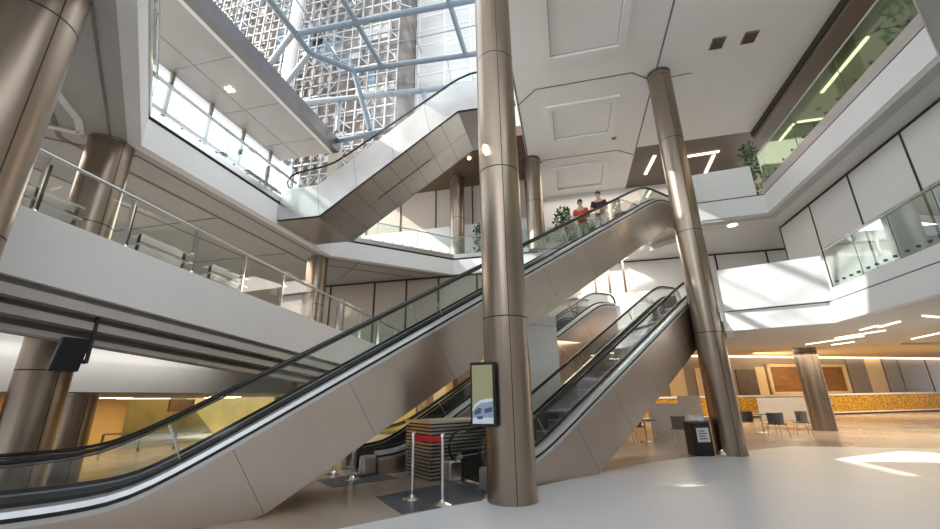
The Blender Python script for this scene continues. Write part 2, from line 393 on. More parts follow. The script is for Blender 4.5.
E1 = (-4.48, 5.79, 0); E2 = (-0.17, 9.39, 0)
esc('escalator', 'long steel escalator sweeping from lower left up to the top gallery', E1, 0.0, 1.30, 2.08, 0.588, 0.0, 8.0, -4.2, 14.2, 1.55, 1.62, 0.06, 6.0, 12.2, -1.05, 4.2)
esc('escalator', 'short escalator with dark steps rising behind the near column to the middle floor', E2, -0.53, 0.90, 1.50, 0.577, 0.0, 4.35, -1.75, 7.6, 1.5, 1.35, 0.92 - 1.35, -0.9, 6.4, -0.35, 2.6)
E4 = Vector(E2) + NF * 2.95 - D * 1.4
esc('escalator', 'rear escalator partly hidden beyond the slatted bronze planter', E4 + D * 0.1, -0.53, 0.90, 1.50, 0.577, 0.0, 4.35, -1.6, 7.6, 1.5, 1.35, -0.4, 0.2, 6.4, 0.3, 2.6)

# ------------------------------------------------------------------ upper cross escalator (runs along +x)
def cross_escalator():
    y0, y1 = 10.75, 13.0
    t = thing('escalator', 'steel-clad upper escalator crossing the atrium towards the skylight', 'escalator', (-9.0, y0, 7.25))
    bot = [(-9.06, 7.27), (-7.5, 7.25), (-2.8, 10.41), (-1.5, 10.35)]
    top = [(-9.06, 8.42), (-7.68, 8.40), (-3.05, 11.48), (-1.5, 11.48)]
    for y, dy in ((y0, 0.05), (y1 - 0.05, 0.05)):
        mb = MB()
        for i in range(3):
            a, b, c, d = bot[i], bot[i + 1], top[i + 1], top[i]
            mb.prism([(a[0], y, a[1]), (b[0], y, b[1]), (c[0], y, c[1]), (d[0], y, d[1])], (0, dy, 0))
        sd = obj('side_cladding', mb, 'truss_cool', t)
        if y == y0:
            mb = MB()
            for u in (0.0, 0.27, 0.54, 0.8):
                bx, bz = -7.5 + 4.7 * u, 7.25 + 3.16 * u; tx, tz = -7.68 + 4.63 * u, 8.40 + 3.08 * u
                mb.par((bx, y - 0.002, bz), (0.014, 0, 0.009), (tx - bx, 0, tz - bz), (0, 0.01, 0))
            merge(sd, mb, 'joint_grey')
    mb = MB()
    for i in range(3):
        a, b = bot[i], bot[i + 1]
        mb.par((a[0], y0, a[1]), (b[0] - a[0], 0, b[1] - a[1]), (0, y1 - y0, 0), (0, 0, 0.05))
    us = obj('underside', mb, 'truss_cool', t)
    mb = MB()
    for u in [i / 8 for i in range(9)]:
        x, z = -7.5 + 4.7 * u, 7.25 + 3.16 * u
        mb.par((x, y0 + 0.02, z - 0.003), (0.014, 0, 0.009), (0, y1 - y0 - 0.04, 0), (0, 0, 0.01))
    ym = (y0 + y1) / 2
    mb.par((-7.5, ym, 7.247), (4.7, 0, 3.16), (0, 0.014, 0), (0, 0, 0.01))
    merge(us, mb, 'joint_grey')
    mb = MB(); mb.par((-6.0, ym - 0.03, 8.255), (1.9, 0, 1.277), (0, 0.05, 0), (0, 0, 0.03)); obj('vent_slot', mb, 'black', us)
    for y in (y0 + 0.02, y1 - 0.24):
        mb = MB()
        for i in range(3):
            a, b = top[i], top[i + 1]
            mb.par((a[0], y, a[1]), (b[0] - a[0], 0, b[1] - a[1]), (0, 0.22, 0), (0, 0, 0.05))
        obj('deck', mb, 'steel', t)
    mb = MB()
    for i in range(3):
        a, b = top[i], top[i + 1]
        mb.par((a[0], y0 + 0.3, a[1] - 0.35), (b[0] - a[0], 0, b[1] - a[1]), (0, y1 - y0 - 0.6, 0), (0, 0, 0.12))
    obj('step_band', mb, 'step', t)
    # handrail runs on a free line above the glass
    for y in (y0 + 0.14, y1 - 0.14):
        loop = [(-8.72, 8.45), (-8.92, 8.6), (-8.98, 8.82), (-8.86, 9.03), (-8.6, 9.13), (-8.2, 9.17), (-7.6, 9.22), (-7.2, 9.33), (-6.85, 9.5)]
        pts = loop + [(-6.85 + 3.6 * i / 10, 9.5 + 2.12 * i / 10) for i in range(1, 10)] + [(-3.1, 11.72), (-2.8, 11.86), (-2.4, 11.98), (-1.6, 12.02)]
        mb = MB(); mb.tube([(x, y, z) for x, z in pts], 0.04, 10, ry=0.03); obj('handrail', mb, 'rubber', t, smooth=True)
        g = MB(); q = pts[3:]
        def tz(x):
            for i in range(3):
                if top[i][0] <= x <= top[i + 1][0]: return top[i][1] + (top[i + 1][1] - top[i][1]) * (x - top[i][0]) / (top[i + 1][0] - top[i][0])
            return top[0][1]
        vs = []
        for x, z in q: vs += [(x, y, tz(x) + 0.03), (x, y, max(z - 0.03, tz(x) + 0.04))]
        g.add(vs, [(2 * i, 2 * i + 2, 2 * i + 3, 2 * i + 1) for i in range(len(q) - 1)])
        obj('glass_balustrade', g, 'glass', t)
M['truss_cool'] = pmat('cool brushed steel', (0.56, 0.555, 0.55), 0.34, 1.0, var=0.08, scale=1.0, bump=0.04, rvar=0.05)
cross_escalator()

# ------------------------------------------------------------------ left sloping gallery (middle floor, falls away gently)
VD = Vector((0.0633, 0.9946, -0.0821)); PN = Vector((-7.37, 3.88, 4.28)); NI = Vector((-0.998, 0.0635, 0))   # NI points into the gallery
def gal(mb, s0, s1, prof):
    """prism along the slope with a section of (inward, up)"""
    a = PN + VD * s0
    mb.prism([a + NI * i + Vector((0, 0, z)) for i, z in prof], VD * (s1 - s0)); return mb
G0, G1 = -7.0, 12.5
struct('wall_gallery', gal(MB(), G0, G1, [(0, 0), (0, -0.99), (0.3, -0.99), (0.3, 0)]), 'white')
M['slat_paint'] = pmat('grey slat paint', (0.50, 0.47, 0.445), 0.45, var=0.04)
struct('trim_1', gal(MB(), G0, G1, [(0.12, -0.99), (0.12, -1.12), (0.5, -1.12), (0.5, -0.99)]), 'soffit_tan')
struct('trim_2', gal(MB(), G0, G1, [(0.0, -1.10), (0.0, -1.25), (0.5, -1.25), (0.5, -1.10)]), 'slat_paint')
struct('trim_3', gal(MB(), G0, G1, [(0.28, -1.25), (0.28, -1.36), (0.8, -1.36), (0.8, -1.25)]), 'soffit_tan')
struct('trim_4', gal(MB(), G0, G1, [(0.12, -1.35), (0.12, -1.47), (0.8, -1.47), (0.8, -1.35)]), 'slat_paint')
struct('trim_5', gal(MB(), G0, G1, [(0.45, -1.45), (0.45, -1.60), (1.0, -1.60), (1.0, -1.45)]), 'soffit_tan')
struct('trim_6', gal(MB(), G0, G1, [(0.3, -1.58), (0.3, -1.66), (0.5, -1.66), (0.5, -1.58)]), 'slat_paint')
struct('floor_gallery', gal(MB(), G0, 20, [(0.3, -0.25), (0.3, -1.0), (9, -1.0), (9, -0.25)]), 'soffit')
# glass railing of the gallery
t = thing('glass_railing', 'sloping glass railing with steel posts along the left white parapet', 'railing', PN)
mb = MB(); a = PN + NI * 0.1
mb.tube([a + VD * G0 + Vector((0, 0, 0.95)), a + VD * (G1 - 0.2) + Vector((0, 0, 0.95))], 0.028, 10); obj('handrail', mb, 'steel', t, smooth=True)
s = -2.62
while s < G1:
    p = a + VD * s
    mb = MB(); mb.par(p + VD * -0.012, VD * 0.024, NI * 0.10, Vector((0, 0, 1.02))); po = obj('post', mb, 'chrome', t)
    mb = MB(); mb.par(p + VD * 0.05 + NI * 0.1, VD * 0.05, NI * 0.07, Vector((0, 0, 0.86))); obj('bracket', mb, 'steel_dark', po)
    mb = MB(); mb.lathe(p + NI * 0.02 + Vector((0, 0, 0.0)), [(0.07, 0), (0.07, 0.02), (0.04, 0.06), (0.0, 0.07)], 12); obj('foot', mb, 'chrome', po, smooth=True)
    if s + 1.3 < G1:
        mb = MB(); q = p + VD * 0.04 + NI * 0.02
        mb.add([q + Vector((0, 0, 0.06)), q + VD * 1.22 + Vector((0, 0, 0.06)), q + VD * 1.22 + Vector((0, 0, 1.05)), q + Vector((0, 0, 1.05))], [(0, 1, 2, 3)]); obj('glass_panel', mb, 'glass', t)
    s += 1.3
# shelves behind the railing: low bars reflected/standing on the gallery
for j, (s0, lab) in enumerate(((-0.3, 'low steel rack behind the sloping railing, nearest the big left column'), (1.7, 'low steel rack behind the sloping railing, middle of the three'), (3.3, 'low steel rack behind the sloping railing, farthest from the left edge'))):
    t = thing('bench_rack', lab, 'rack', PN + VD * s0 + NI * 1.2, 'racks along the gallery railing')
    for z in (0.1, 0.3, 0.5):
        mb = MB(); mb.par(PN + VD * s0 + NI * 0.42 + Vector((0, 0, z)), VD * 1.05, NI * 0.3, Vector((0, 0, 0.03))); obj('shelf', mb, 'steel', t)
    for u in (0.05, 1.0):
        mb = MB(); mb.par(PN + VD * (s0 + u) + NI * 0.55 + Vector((0, 0, -0.28)), VD * 0.04, NI * 0.04, Vector((0, 0, 0.8))); obj('leg', mb, 'steel_dark', t)

# ------------------------------------------------------------------ low bulkhead and yellow lower room (left)
mb = MB(); mb.box((-11.2, 8.0, 2.65), (0.2, 40, 1.6)); struct('wall_bulkhead', mb, 'white_gloss')
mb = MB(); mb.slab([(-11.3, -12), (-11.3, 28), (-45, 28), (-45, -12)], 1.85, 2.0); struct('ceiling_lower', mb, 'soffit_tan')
mb = MB(); mb.slab([(-29.2, -6), (-29.2, 23.0), (-29.4, 23.0), (-29.4, -6)], -1.2, 1.85)
struct('wall_yellow', mb, 'yellow_wall')
mb = MB(); mb.slab([(-29.4, 23.0), (-29.4, 23.3), (-36, 23.3), (-36, 23.0)], -1.2, 1.85); struct('wall_return', mb, 'yellow_wall')
mb = MB(); mb.slab([(-36.0, 23), (-36.3, 23), (-36.3, 40), (-36.0, 40)], -1.2, 1.85)
mb.slab([(-36.0, 34.0), (-36.0, 34.3), (-3.6, 34.3), (-3.6, 34.0)], -1.2, 3.4); struct('wall_ochre', mb, 'olive_wall')
for i, (x, y, l, lab) in enumerate(((-22.0, 16.0, 4.0, 'strip light on the lower ceiling nearest the dark column'), (-26.0, 21.6, 4.5, 'strip light on the lower ceiling before the yellow wall end'), (-25.0, 26.5, 4.0, 'farthest strip light on the lower ceiling'), (-19.0, 20.5, 3.0, 'strip light on the lower ceiling above the handrail'))):
    mb = MB(); mb.box((x, y, 1.822), (0.3, l, 0.04), 0.3); tag(obj('strip_light', mb, 'lamp_warm'), lab, 'light', 'strip lights of the lower room')
# railings of the lower room
def low_rail(x0, y0, x1, y1, lab):
    t = thing('handrail_barrier', lab, 'railing', (x0, y0, -1.2)); a, b = Vector((x0, y0, -1.2)), Vector((x1, y1, -1.2)); n = max(2, int((b - a).length / 1.6)); 
    for z in (1.05, 0.55):
        mb = MB(); mb.tube([a + Vector((0, 0, z)), b + Vector((0, 0, z))], 0.045 if z > 1 else 0.03, 8); obj('rail', mb, 'steel_dark', t, smooth=True)
    for i in range(n + 1):
        p = a.lerp(b, i / n); mb = MB(); mb.box(p + Vector((0, 0, 0.52)), (0.09, 0.09, 1.04)); obj('post', mb, 'steel_dark', t)
low_rail(-26.8, 20.2, -24.2, 22.6, 'dark handrail against the yellow wall of the lower room')
low_rail(-23.0, 25.5, -15.0, 29.5, 'long dark handrail in the dim ochre part of the lower room')
mb = MB(); mb.box((-27.0, 25.2, 1.35), (0.2, 1.9, 0.8)); tag(obj('wall_sign', mb, 'brown_dark'), 'small dark sign board hanging under the lower ceiling', 'sign')
for x, y, lab in ((-22.5, 29.5, 'thin dark post in the ochre room, left one'), (-19.5, 29.0, 'thin dark post in the ochre room, right one')):
    mb = MB(); mb.lathe((x, y, -1.2), [(0.25, 0), (0.25, 3.05)], 16); tag(obj('slim_post', mb, 'brown_dark', smooth=True), lab, 'post')

# ------------------------------------------------------------------ hanging television on the left
t = thing('television', 'black screen hanging by a rod below the left slats', 'television', (-7.25, 4.85, 2.7))
R = Matrix.Rotation(math.radians(-12), 3, 'Z')
def tv(p): return Vector((-7.62, 4.84, 2.33)) + R @ Vector(p)
mb = MB(); mb.par(tv((0, -0.15, -0.26)), R @ Vector((0.1, 0, 0.0)), R @ Vector((0, 0.36, 0)), Vector((0.12, 0, 0.5))); obj('housing', mb, 'black', t, bevel=0.015)
mb = MB(); mb.par(tv((0.102, -0.12, -0.23)), R @ Vector((0.004, 0, 0)), R @ Vector((0, 0.30, 0)), Vector((0.105, 0, 0.44))); obj('screen', mb, 'black', t)
mb = MB(); mb.tube([(-7.42, 5.06, 2.2), (-7.42, 5.06, 3.0)], 0.03, 10); obj('rod', mb, 'black', t, smooth=True)
mb = MB(); mb.tube([(-7.42, 5.06, 2.22), (-7.55, 4.95, 2.25)], 0.035, 8); obj('arm', mb, 'black', t, smooth=True)

# ------------------------------------------------------------------ upper floor slab ring (z 7.2 - 8.0) around the void
LEFTV = [(-2.5, 0.6), (-9.1, 6.15), (-9.1, 14.1), (-5.0, 18.12), (2.4, 18.12)]
def inset(poly, d):
    """offset an open polyline to its left/right side by d (outside the void)"""
    out = []
    for i, p in enumerate(poly):
        a = Vector(poly[max(i - 1, 0)]); b = Vector(poly[min(i + 1, len(poly) - 1)]); p = Vector(p)
        def nrm(u, v): w = (v - u).normalized(); return Vector((-w.y, w.x))
        if i == 0: n = nrm(p, b); out.append(p + n * d)
        elif i == len(poly) - 1: n = nrm(a, p); out.append(p + n * d)
        else:
            n1, n2 = nrm(a, p), nrm(p, b); m = (n1 + n2).normalized(); out.append(p + m * (d / max(0.3, m.dot(n1))))
    return [tuple(q) for q in out]
def band(poly, d0, d1, z0, z1):
    a, b = inset(poly, d0), inset(poly, d1); mb = MB()
    for i in range(len(poly) - 1): mb.slab([a[i], a[i + 1], b[i + 1], b[i]], z0, z1)
    return mb
def chk(poly):   # side that lies outside the void (void centre near (-1, 10))
    q = inset(poly, 0.5); c = Vector((-1, 10)); return 1 if (Vector(q[len(q) // 2]) - c).length > (Vector(poly[len(poly) // 2]) - c).length else -1
sg = chk(LEFTV)
struct('trim_7', band(LEFTV, 0, sg * 0.25, 7.2, 7.92), 'white')                       # white fascia
struct('trim_8', band(LEFTV, sg * 0.03, sg * 0.25, 7.92, 8.0), 'joint')
struct('trim_9', band(LEFTV, -sg * 0.02, sg * 0.16, 8.0, 8.2), 'steel')                   # steel shoe under the glass
mb = MB()
o = inset(LEFTV, sg * 0.25)
mb.slab([o[1], o[2], (-30, 14.1), (-30, 6.15)], 7.22, 8.0); mb.slab([o[0], o[1], (-30, 6.15), (-30, -8), (-2.5, -8)], 7.22, 8.0)
mb.slab([o[2], o[3], (-5.0, 30), (-30, 30), (-30, 14.1)], 7.22, 8.0); mb.slab([o[3], o[4], (2.4, 30), (-5, 30)], 7.22, 8.0)
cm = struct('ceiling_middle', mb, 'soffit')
# joints of that soffit
mb = MB()
def jl(mb, pts, w, z, h=0.012):
    for i in range(len(pts) - 1):
        a, b = Vector((*pts[i], 0)), Vector((*pts[i + 1], 0)); u = (b - a).normalized(); n = Vector((-u.y, u.x, 0))
        mb.par(a - n * w / 2 + Vector((0, 0, z - h)), b - a, n * w, (0, 0, h + 0.004))
P5 = inset(LEFTV, sg * 0.55); jl(mb, P5[:4], 0.05, 7.22)
P6 = inset(LEFTV, sg * 1.45); jl(mb, P6[:4], 0.10, 7.22)
jl(mb, [(-9.7, 6.5), (-14, 2.5)], 0.06, 7.22); jl(mb, [(-10.6, 9.9), (-16, 9.9)], 0.05, 7.22); jl(mb, [(-10.6, 13.4), (-16, 13.4)], 0.05, 7.22); jl(mb, [(-12.6, 5.5), (-12.6, 17)], 0.05, 7.22)
jl(mb, [(-8.2, 15.0), (-10.5, 17.3)], 0.05, 7.22); jl(mb, [(-7.0, 17.6), (-7.6, 18.2)], 0.05, 7.22)
obj('joint', mb, 'joint_grey', cm)
mb = MB()
for poly in ([(-8.53, 3.77), (-9.45, 5.1), (-9.9, 5.45), (-12.2, 3.4), (-11, 1.7)],):
    jl(mb, poly + poly[:1], 0.14, 7.22, 0.05)
obj('recess_frame', mb, 'white', cm)
# steel/glass railing on it
def railing(name, label, pts, z0, z1, mat, step, rail=True, bolts=False, loc=None):
    t = thing(name, label, 'railing', loc or (*pts[0], z0))
    for i in range(len(pts) - 1):
        a, b = Vector((*pts[i], 0)), Vector((*pts[i + 1], 0)); Ln = (b - a).length; u = (b - a) / Ln; n = max(1, round(Ln / step))
        for j in range(n):
            p, q = a + u * (Ln * j / n + 0.008), a + u * (Ln * (j + 1) / n - 0.008)
            mb = MB(); w = Vector((-u.y, u.x, 0)) * 0.012
            mb.par(p + Vector((0, 0, z0)), q - p, w, (0, 0, z1 - z0)); g = obj('glass_panel', mb, mat, t)
            mb = MB(); mb.par(p + Vector((0, 0, z0)), u * 0.012, w * 1.3, (0, 0, z1 - z0)); merge(g, mb, 'glass_edge')
            if bolts:
                mb = MB()
                for f in (0.14, 0.38, 0.62, 0.86):
                    for zz in (z0 + 0.1,):
                        c = p.lerp(q, f) + Vector((0, 0, zz)); mb.box(c, (0.05, 0.05, 0.05), 0.4)
                merge(g, mb, 'steel_dark')
    if rail:
        mb = MB(); mb.tube([(x, y, z1 - 0.06) for x, y in pts], 0.025, 8); obj('handrail', mb, 'steel', t, smooth=True)
    return t
M['glass_edge'] = pmat('glass edge', (0.10, 0.22, 0.18), 0.2, var=0.1)
gl = inset(LEFTV, sg * 0.05)
railing('glass_railing', 'upper left glass railing along the long white fascia', [gl[0], gl[1], (-9.13, 10.7)], 8.15, 9.2, 'glass', 2.2, True, True)
railing('glass_railing', 'glass railing of the upper floor beyond the cross escalator', [(-9.13, 13.1), gl[2], gl[3], gl[4]], 8.15, 9.15, 'glass', 1.7, True, True)

# right half of the ring
RIGHTV = [(2.0, 2.2), (6.9, 7.6), (6.9, 14.4), (4.9, 14.55)]
sr = chk(RIGHTV)
struct('trim_10', band(RIGHTV, sr * 0.0, sr * 0.2, 7.3, 7.95), 'white')                      # white fascia panel
struct('trim_11', band(RIGHTV, sr * 0.02, sr * 0.3, 7.19, 7.3), 'soffit')
M['panel_stone'] = pmat('pinkish stone strip', (0.50, 0.44, 0.41), 0.4, var=0.1, scale=2)
struct('trim_12', band(RIGHTV[:3], sr * 0.02, sr * 0.2, 8.0, 8.3), 'panel_stone')
struct('trim_13', band(RIGHTV, sr * 0.03, sr * 0.2, 7.95, 8.0), 'joint')
o = inset(RIGHTV, sr * 0.2); mb = MB()
mb.slab([o[0], o[1], (24, 7.6), (24, -8), (2.0, -8)], 7.2, 8.0); mb.slab([o[1], o[2], (24, 14.4), (24, 7.6)], 7.2, 8.0); mb.slab([o[2], o[3], (4.9, 30), (24, 30), (24, 14.4)], 7.2, 8.0)
mb.slab([(4.9, 15.9), (2.4, 18.3), (2.4, 30), (4.9, 30)], 7.2, 8.0)
M['soffit_light'] = pmat('pale soffit', (0.62, 0.60, 0.575), 0.5, var=0.03, scale=0.5)
struct('ceiling_right', mb, 'soffit_light')
gr = inset(RIGHTV, sr * 0.06)
railing('glass_railing', 'green-tinted glass railing high on the right gallery', [(2.05, 2.1), gr[1], (gr[2][0], 14.3)], 8.3, 9.45, 'glass_green', 2.1, True, True)
mb = MB(); mb.slab([(6.75, 14.5), (4.95, 14.68), (4.97, 14.85), (6.75, 14.68)], 8.0, 9.15); struct('wall_parapet', mb, 'white')
mb = MB(); mb.lathe((6.0, 15.0, 7.185), [(0.16, 0), (0.16, 0.015)], 20); tag(obj('downlight', mb, 'lamp_warm', smooth=True), 'round downlight in the pale soffit above the white parapet', 'light')

# upper room behind the right gallery glass
mb = MB(); mb.slab([(8.95, -4), (8.95, 18.3), (15, 18.3), (15, -4)], 12.4, 12.9); struct('ceiling_gallery', mb, 'brown_mid')
mb = MB(); mb.box((14.2, 7, 10.2), (0.2, 30, 4.6)); struct('wall_gallery_right', mb, 'brown_mid')
for i, (x, y, l, rz, lab) in enumerate(((10.2, 14.2, 2.6, 0.0, 'long linear light behind the green glass, middle of the right gallery'), (11.6, 11.4, 1.0, 1.57, 'short linear light behind the green glass, nearer the camera'), (10.8, 17.3, 1.2, 1.57, 'short linear light at the far end of the right gallery'), (10.1, 18.0, 1.2, 0.0, 'linear light beside the gallery plant'))):
    mb = MB(); mb.box((x, y, 12.37), (0.09, l, 0.06), rz); tag(obj('linear_light', mb, 'lamp_white'), lab, 'light', 'linear lights of the right gallery')

# ------------------------------------------------------------------ middle floor, right and back
# slab edge, parapets
RL = [(6.87, -8), (6.87, 12.58), (4.5, 13.28), (5.1, 14.95)]
def side(poly): return chk(poly)
s1 = side(RL)
struct('trim_14', band(RL, 0, s1 * 0.2, 3.31, 3.85), 'white')
struct('trim_15', band(RL, s1 * 0.03, s1 * 0.2, 3.85, 3.88), 'joint_grey')
mb = MB()
mb.slab([(7.0, -8), (7.0, 12.7), (20.5, 12.7), (20.5, -8)], 3.36, 3.88); mb.slab([(7.0, 12.7), (4.65, 13.4), (5.2, 15.0), (4.2, 16.2), (4.2, 18.4), (20.5, 18.4), (20.5, 12.7)], 3.36, 3.88)
mb.slab([(4.15, 16.2), (0.5, 17.2), (0.5, 18.0), (-6, 18.0), (-6, 21), (20.5, 21), (20.5, 18.45), (4.15, 18.45)], 3.45, 4.04)
struct('floor_middle', mb, 'soffit_light')
mb = MB(); mb.slab([(6.92, 12.46), (4.57, 13.19), (4.61, 13.34), (6.97, 12.63)], 3.88, 5.12); struct('wall_parapet_right', mb, 'white')
mb = MB(); mb.slab([(6.87, -8), (6.87, 12.3), (7.0, 12.3), (7.0, -8)], 3.88, 4.18); struct('wall_curb_right', mb, 'white')
railing('glass_railing', 'clear glass railing above the right white slab edge', [(6.92, 2.75), (6.92, 12.25)], 4.2, 5.27, 'glass', 1.19, True, True)
# tall white wall panels behind it
mb = MB(); mb.box((7.85, 4.2, 5.53), (0.2, 23, 3.3)); wr = struct('wall_right', mb, 'panel_white')
mb = MB()
for y in (0.4, 2.2, 4.0, 5.8, 7.6, 9.4, 11.2, 13.0, 14.8): mb.box((7.745, y * 1.06, 5.53), (0.012, 0.055, 3.3))
mb.box((7.74, 4.2, 7.17), (0.03, 23, 0.05))
obj('joint', mb, 'joint', wr)
# back wall of the middle floor
mb = MB(); mb.box((5.0, 18.4, 5.6), (8.4, 0.2, 3.2)); wb = struct('wall_back', mb, 'panel_white')
mb = MB(); mb.box((6.4, 18.285, 5.6), (0.06, 0.02, 3.2)); mb.box((8.3, 18.285, 5.6), (0.06, 0.02, 3.2)); mb.box((5.0, 18.28, 7.17), (8.4, 0.03, 0.06)); obj('joint', mb, 'joint', wb)
mb = MB(); mb.box((-5.9, 18.4, 4.35), (13.4, 0.2, 5.7)); wl = struct('wall_back_left', mb, 'panel_tan')
mb = MB()
for x in (-11.6, -9.15, -7.45, -5.8, -3.9, -2.0): mb.box((x, 18.285, 4.6), (0.09, 0.02, 5.2))
mb.box((-5.9, 18.28, 7.17), (13.4, 0.03, 0.08)); obj('joint', mb, 'joint', wl)
mb = MB(); mb.slab([(0.6, 16.95), (4.7, 16.95), (4.7, 17.15), (0.6, 17.15)], 4.04, 5.5); struct('wall_parapet_back', mb, 'white')
for x, lab in ((1.35, 'slim steel post on the back parapet, left one'), (1.9, 'slim steel post on the back parapet, middle one'), (2.5, 'slim steel post on the back parapet, right one')):
    mb = MB(); mb.box((x, 17.05, 6.34), (0.08, 0.08, 1.72)); tag(obj('slim_post', mb, 'bronze'), lab, 'post')
# white pier under the long escalator
P = Vector(E2) + NF * 1.7
mb = MB(); q = P + D * 0.0
mb.prism([P + D * 0.55, P + D * 1.75, P + D * 1.75 + NF * 0.6, P + D * 0.55 + NF * 0.6], (0, 0, 3.45)); struct('wall_pier', mb, 'white')
mb = MB(); mb.prism([P + D * 0.9 + Vector((0, 0, 3.46)), P + D * 1.75 + Vector((0, 0, 3.46)), P + D * 1.75 + NF * 0.5 + Vector((0, 0, 3.46)), P + D * 0.9 + NF * 0.5 + Vector((0, 0, 3.46))], (0, 0, 0.3)); tag(obj('bearing_block', mb, 'white'), 'pale bearing block between the white pier and the long escalator', 'block')

# ------------------------------------------------------------------ upper floor, back
mb = MB(); mb.box((-6.5, 20.0, 11.7), (11.0, 0.2, 2.4)); wu = struct('wall_upper_back', mb, 'panel_tan')
mb = MB()
for x in (-10.7, -8.6, -6.5, -4.4, -2.4): mb.box((x, 19.885, 11.7), (0.07, 0.02, 2.4))
obj('joint', mb, 'joint', wu)
mb = MB(); mb.box((-6.5, 20.0, 9.2), (11.0, 0.24, 2.6)); struct('wall_upper_shopfront', mb, 'white_gloss')  # white gloss band painted in place of the brightness of shopfront windows
mb = MB(); mb.box((4.0, 22.5, 10.3), (12.0, 0.2, 5.0)); struct('wall_upper_far', mb, 'panel_white')
# ------------------------------------------------------------------ main ceiling
mb = MB(); mb.slab([(-1.15, 3.0), (8.9, 3.0), (8.9, 18.3), (-1.15, 18.3)], TOP, TOP + 0.5); mc = struct('ceiling', mb, 'ceiling')
mb = MB(); mb.slab([(-1.15, 18.3), (4.0, 18.3), (4.0, 26), (-1.15, 26)], TOP + 0.01, TOP + 0.5); struct('ceiling_back', mb, 'ceiling')
mb = MB(); mb.slab([(4.0, 18.3), (20, 18.3), (20, 26), (4.0, 26)], TOP + 0.01, TOP + 0.5); struct('ceiling_back_dim', mb, 'brown_mid')  # same ceiling continued, brown colour put in for the weaker light past the joint
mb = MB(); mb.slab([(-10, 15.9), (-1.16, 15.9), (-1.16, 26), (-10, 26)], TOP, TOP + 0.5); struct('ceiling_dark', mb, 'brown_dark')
mb = MB(); z = TOP
for y in (3.6, 8.4, 13.15, 18.25):
    jl(mb, [(-1.12, y + 0.75), (-0.35, y), (3.15, y), (3.95, y + 0.6)], 0.05, z)
jl(mb, [(4.0, 3), (4.0, 18.3)], 0.06, z); jl(mb, [(-1.1, 3), (-1.1, 18.3)], 0.06, z)
jl(mb, [(4.0, 18.28), (8.9, 18.28)], 0.08, z); jl(mb, [(3.95, 13.75), (5.3, 13.7)], 0.04, z)
obj('joint', mb, 'joint_grey', mc)
mb = MB(); mb.box((8.95, 10.6, TOP - 0.1), (0.12, 15.4, 0.3)); struct('trim_16', mb, 'joint')
def tray(x0, x1, y0, y1):
    mb = MB(); w = 0.26; z = TOP - 0.05
    mb.box(((x0 + x1) / 2, y0, z), (x1 - x0 + w, w, 0.1)); mb.box(((x0 + x1) / 2, y1, z), (x1 - x0 + w, w, 0.1))
    mb.box((x0, (y0 + y1) / 2, z), (w, y1 - y0 - w, 0.1)); mb.box((x1, (y0 + y1) / 2, z), (w, y1 - y0 - w, 0.1)); obj('tray_frame', mb, 'ceiling', mc)
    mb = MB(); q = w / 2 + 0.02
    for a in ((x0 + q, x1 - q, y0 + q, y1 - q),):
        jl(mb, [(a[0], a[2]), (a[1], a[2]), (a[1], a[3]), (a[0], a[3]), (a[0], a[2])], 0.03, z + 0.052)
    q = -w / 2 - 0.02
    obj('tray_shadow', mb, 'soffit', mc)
tray(0.15, 2.65, 4.6, 7.2); tray(0.15, 2.65, 9.0, 11.8); tray(0.1, 2.72, 14.35, 16.7); tray(0.1, 2.75, 19.2, 21.6)
for x, lab in ((5.78, 'square dark ceiling vent, left of the pair'), (6.75, 'square dark ceiling vent, right of the pair')):
    t = thing('ceiling_vent', lab, 'vent', (x, 12.5, TOP))
    mb = MB(); mb.box((x, 12.45, TOP - 0.015), (0.42, 0.5, 0.03)); obj('frame', mb, 'grey_panel', t)
    for i in range(6):
        mb = MB(); mb.box((x, 12.27 + i * 0.075, TOP - 0.04), (0.36, 0.02, 0.03)); obj('louvre', mb, 'brown_dark', t)
mb = MB(); mb.lathe((2.9, 17.2, TOP - 0.05), [(0.02, 0), (0.1, 0.015), (0.12, 0.05)], 16); tag(obj('smoke_detector', mb, 'grey_panel', smooth=True), 'small round detector on the white ceiling', 'detector')
# triangular linear lights past the last ceiling joint
for (a, b, lab) in (((6.5, 19.7), (8.0, 19.6), 'linear light lying across the far ceiling right of the sunlit column'), ((7.85, 19.9), (8.0, 22.2), 'slanting linear light on the far ceiling beside the gallery parapet'), ((5.0, 19.2), (4.85, 21.0), 'linear light on the far ceiling just left of the sunlit column')):
    mb = MB(); jl(mb, [a, b], 0.14, TOP, 0.04); tag(obj('linear_light', mb, 'lamp_white'), lab, 'light', 'linear lights on the far ceiling')

# ------------------------------------------------------------------ upper left soffit and outer windows
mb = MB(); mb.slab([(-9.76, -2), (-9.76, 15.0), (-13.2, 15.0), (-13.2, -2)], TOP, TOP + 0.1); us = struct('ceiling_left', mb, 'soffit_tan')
mb = MB(); mb.slab([(-9.72, -2), (-9.72, 15.1), (-10.0, 15.1), (-10.0, -2)], TOP - 0.12, TOP + 0.55); struct('trim_17', mb, 'steel_dark')
mb = MB(); mb.slab([(-10.0, -2), (-10.0, 15.0), (-10.2, 15.0), (-10.2, -2)], TOP - 0.06, TOP + 0.02); struct('trim_18', mb, 'slat_paint')
mb = MB()
for y in (4.2, 6.6, 9.0, 11.4, 13.8): jl(mb, [(-10.2, y), (-13.0, y)], 0.025, TOP)
jl(mb, [(-11.9, 0), (-11.9, 15)], 0.03, TOP); obj('joint', mb, 'joint_grey', us)
mb = MB(); mb.box((-9.95, 15.05, 11.4), (0.55, 0.3, 2.9)); struct('wall_end', mb, 'panel_tan')
t = thing('spotlight_cluster', 'cluster of four warm spotlights in the upper left soffit', 'light', (-11.6, 10.3, TOP))
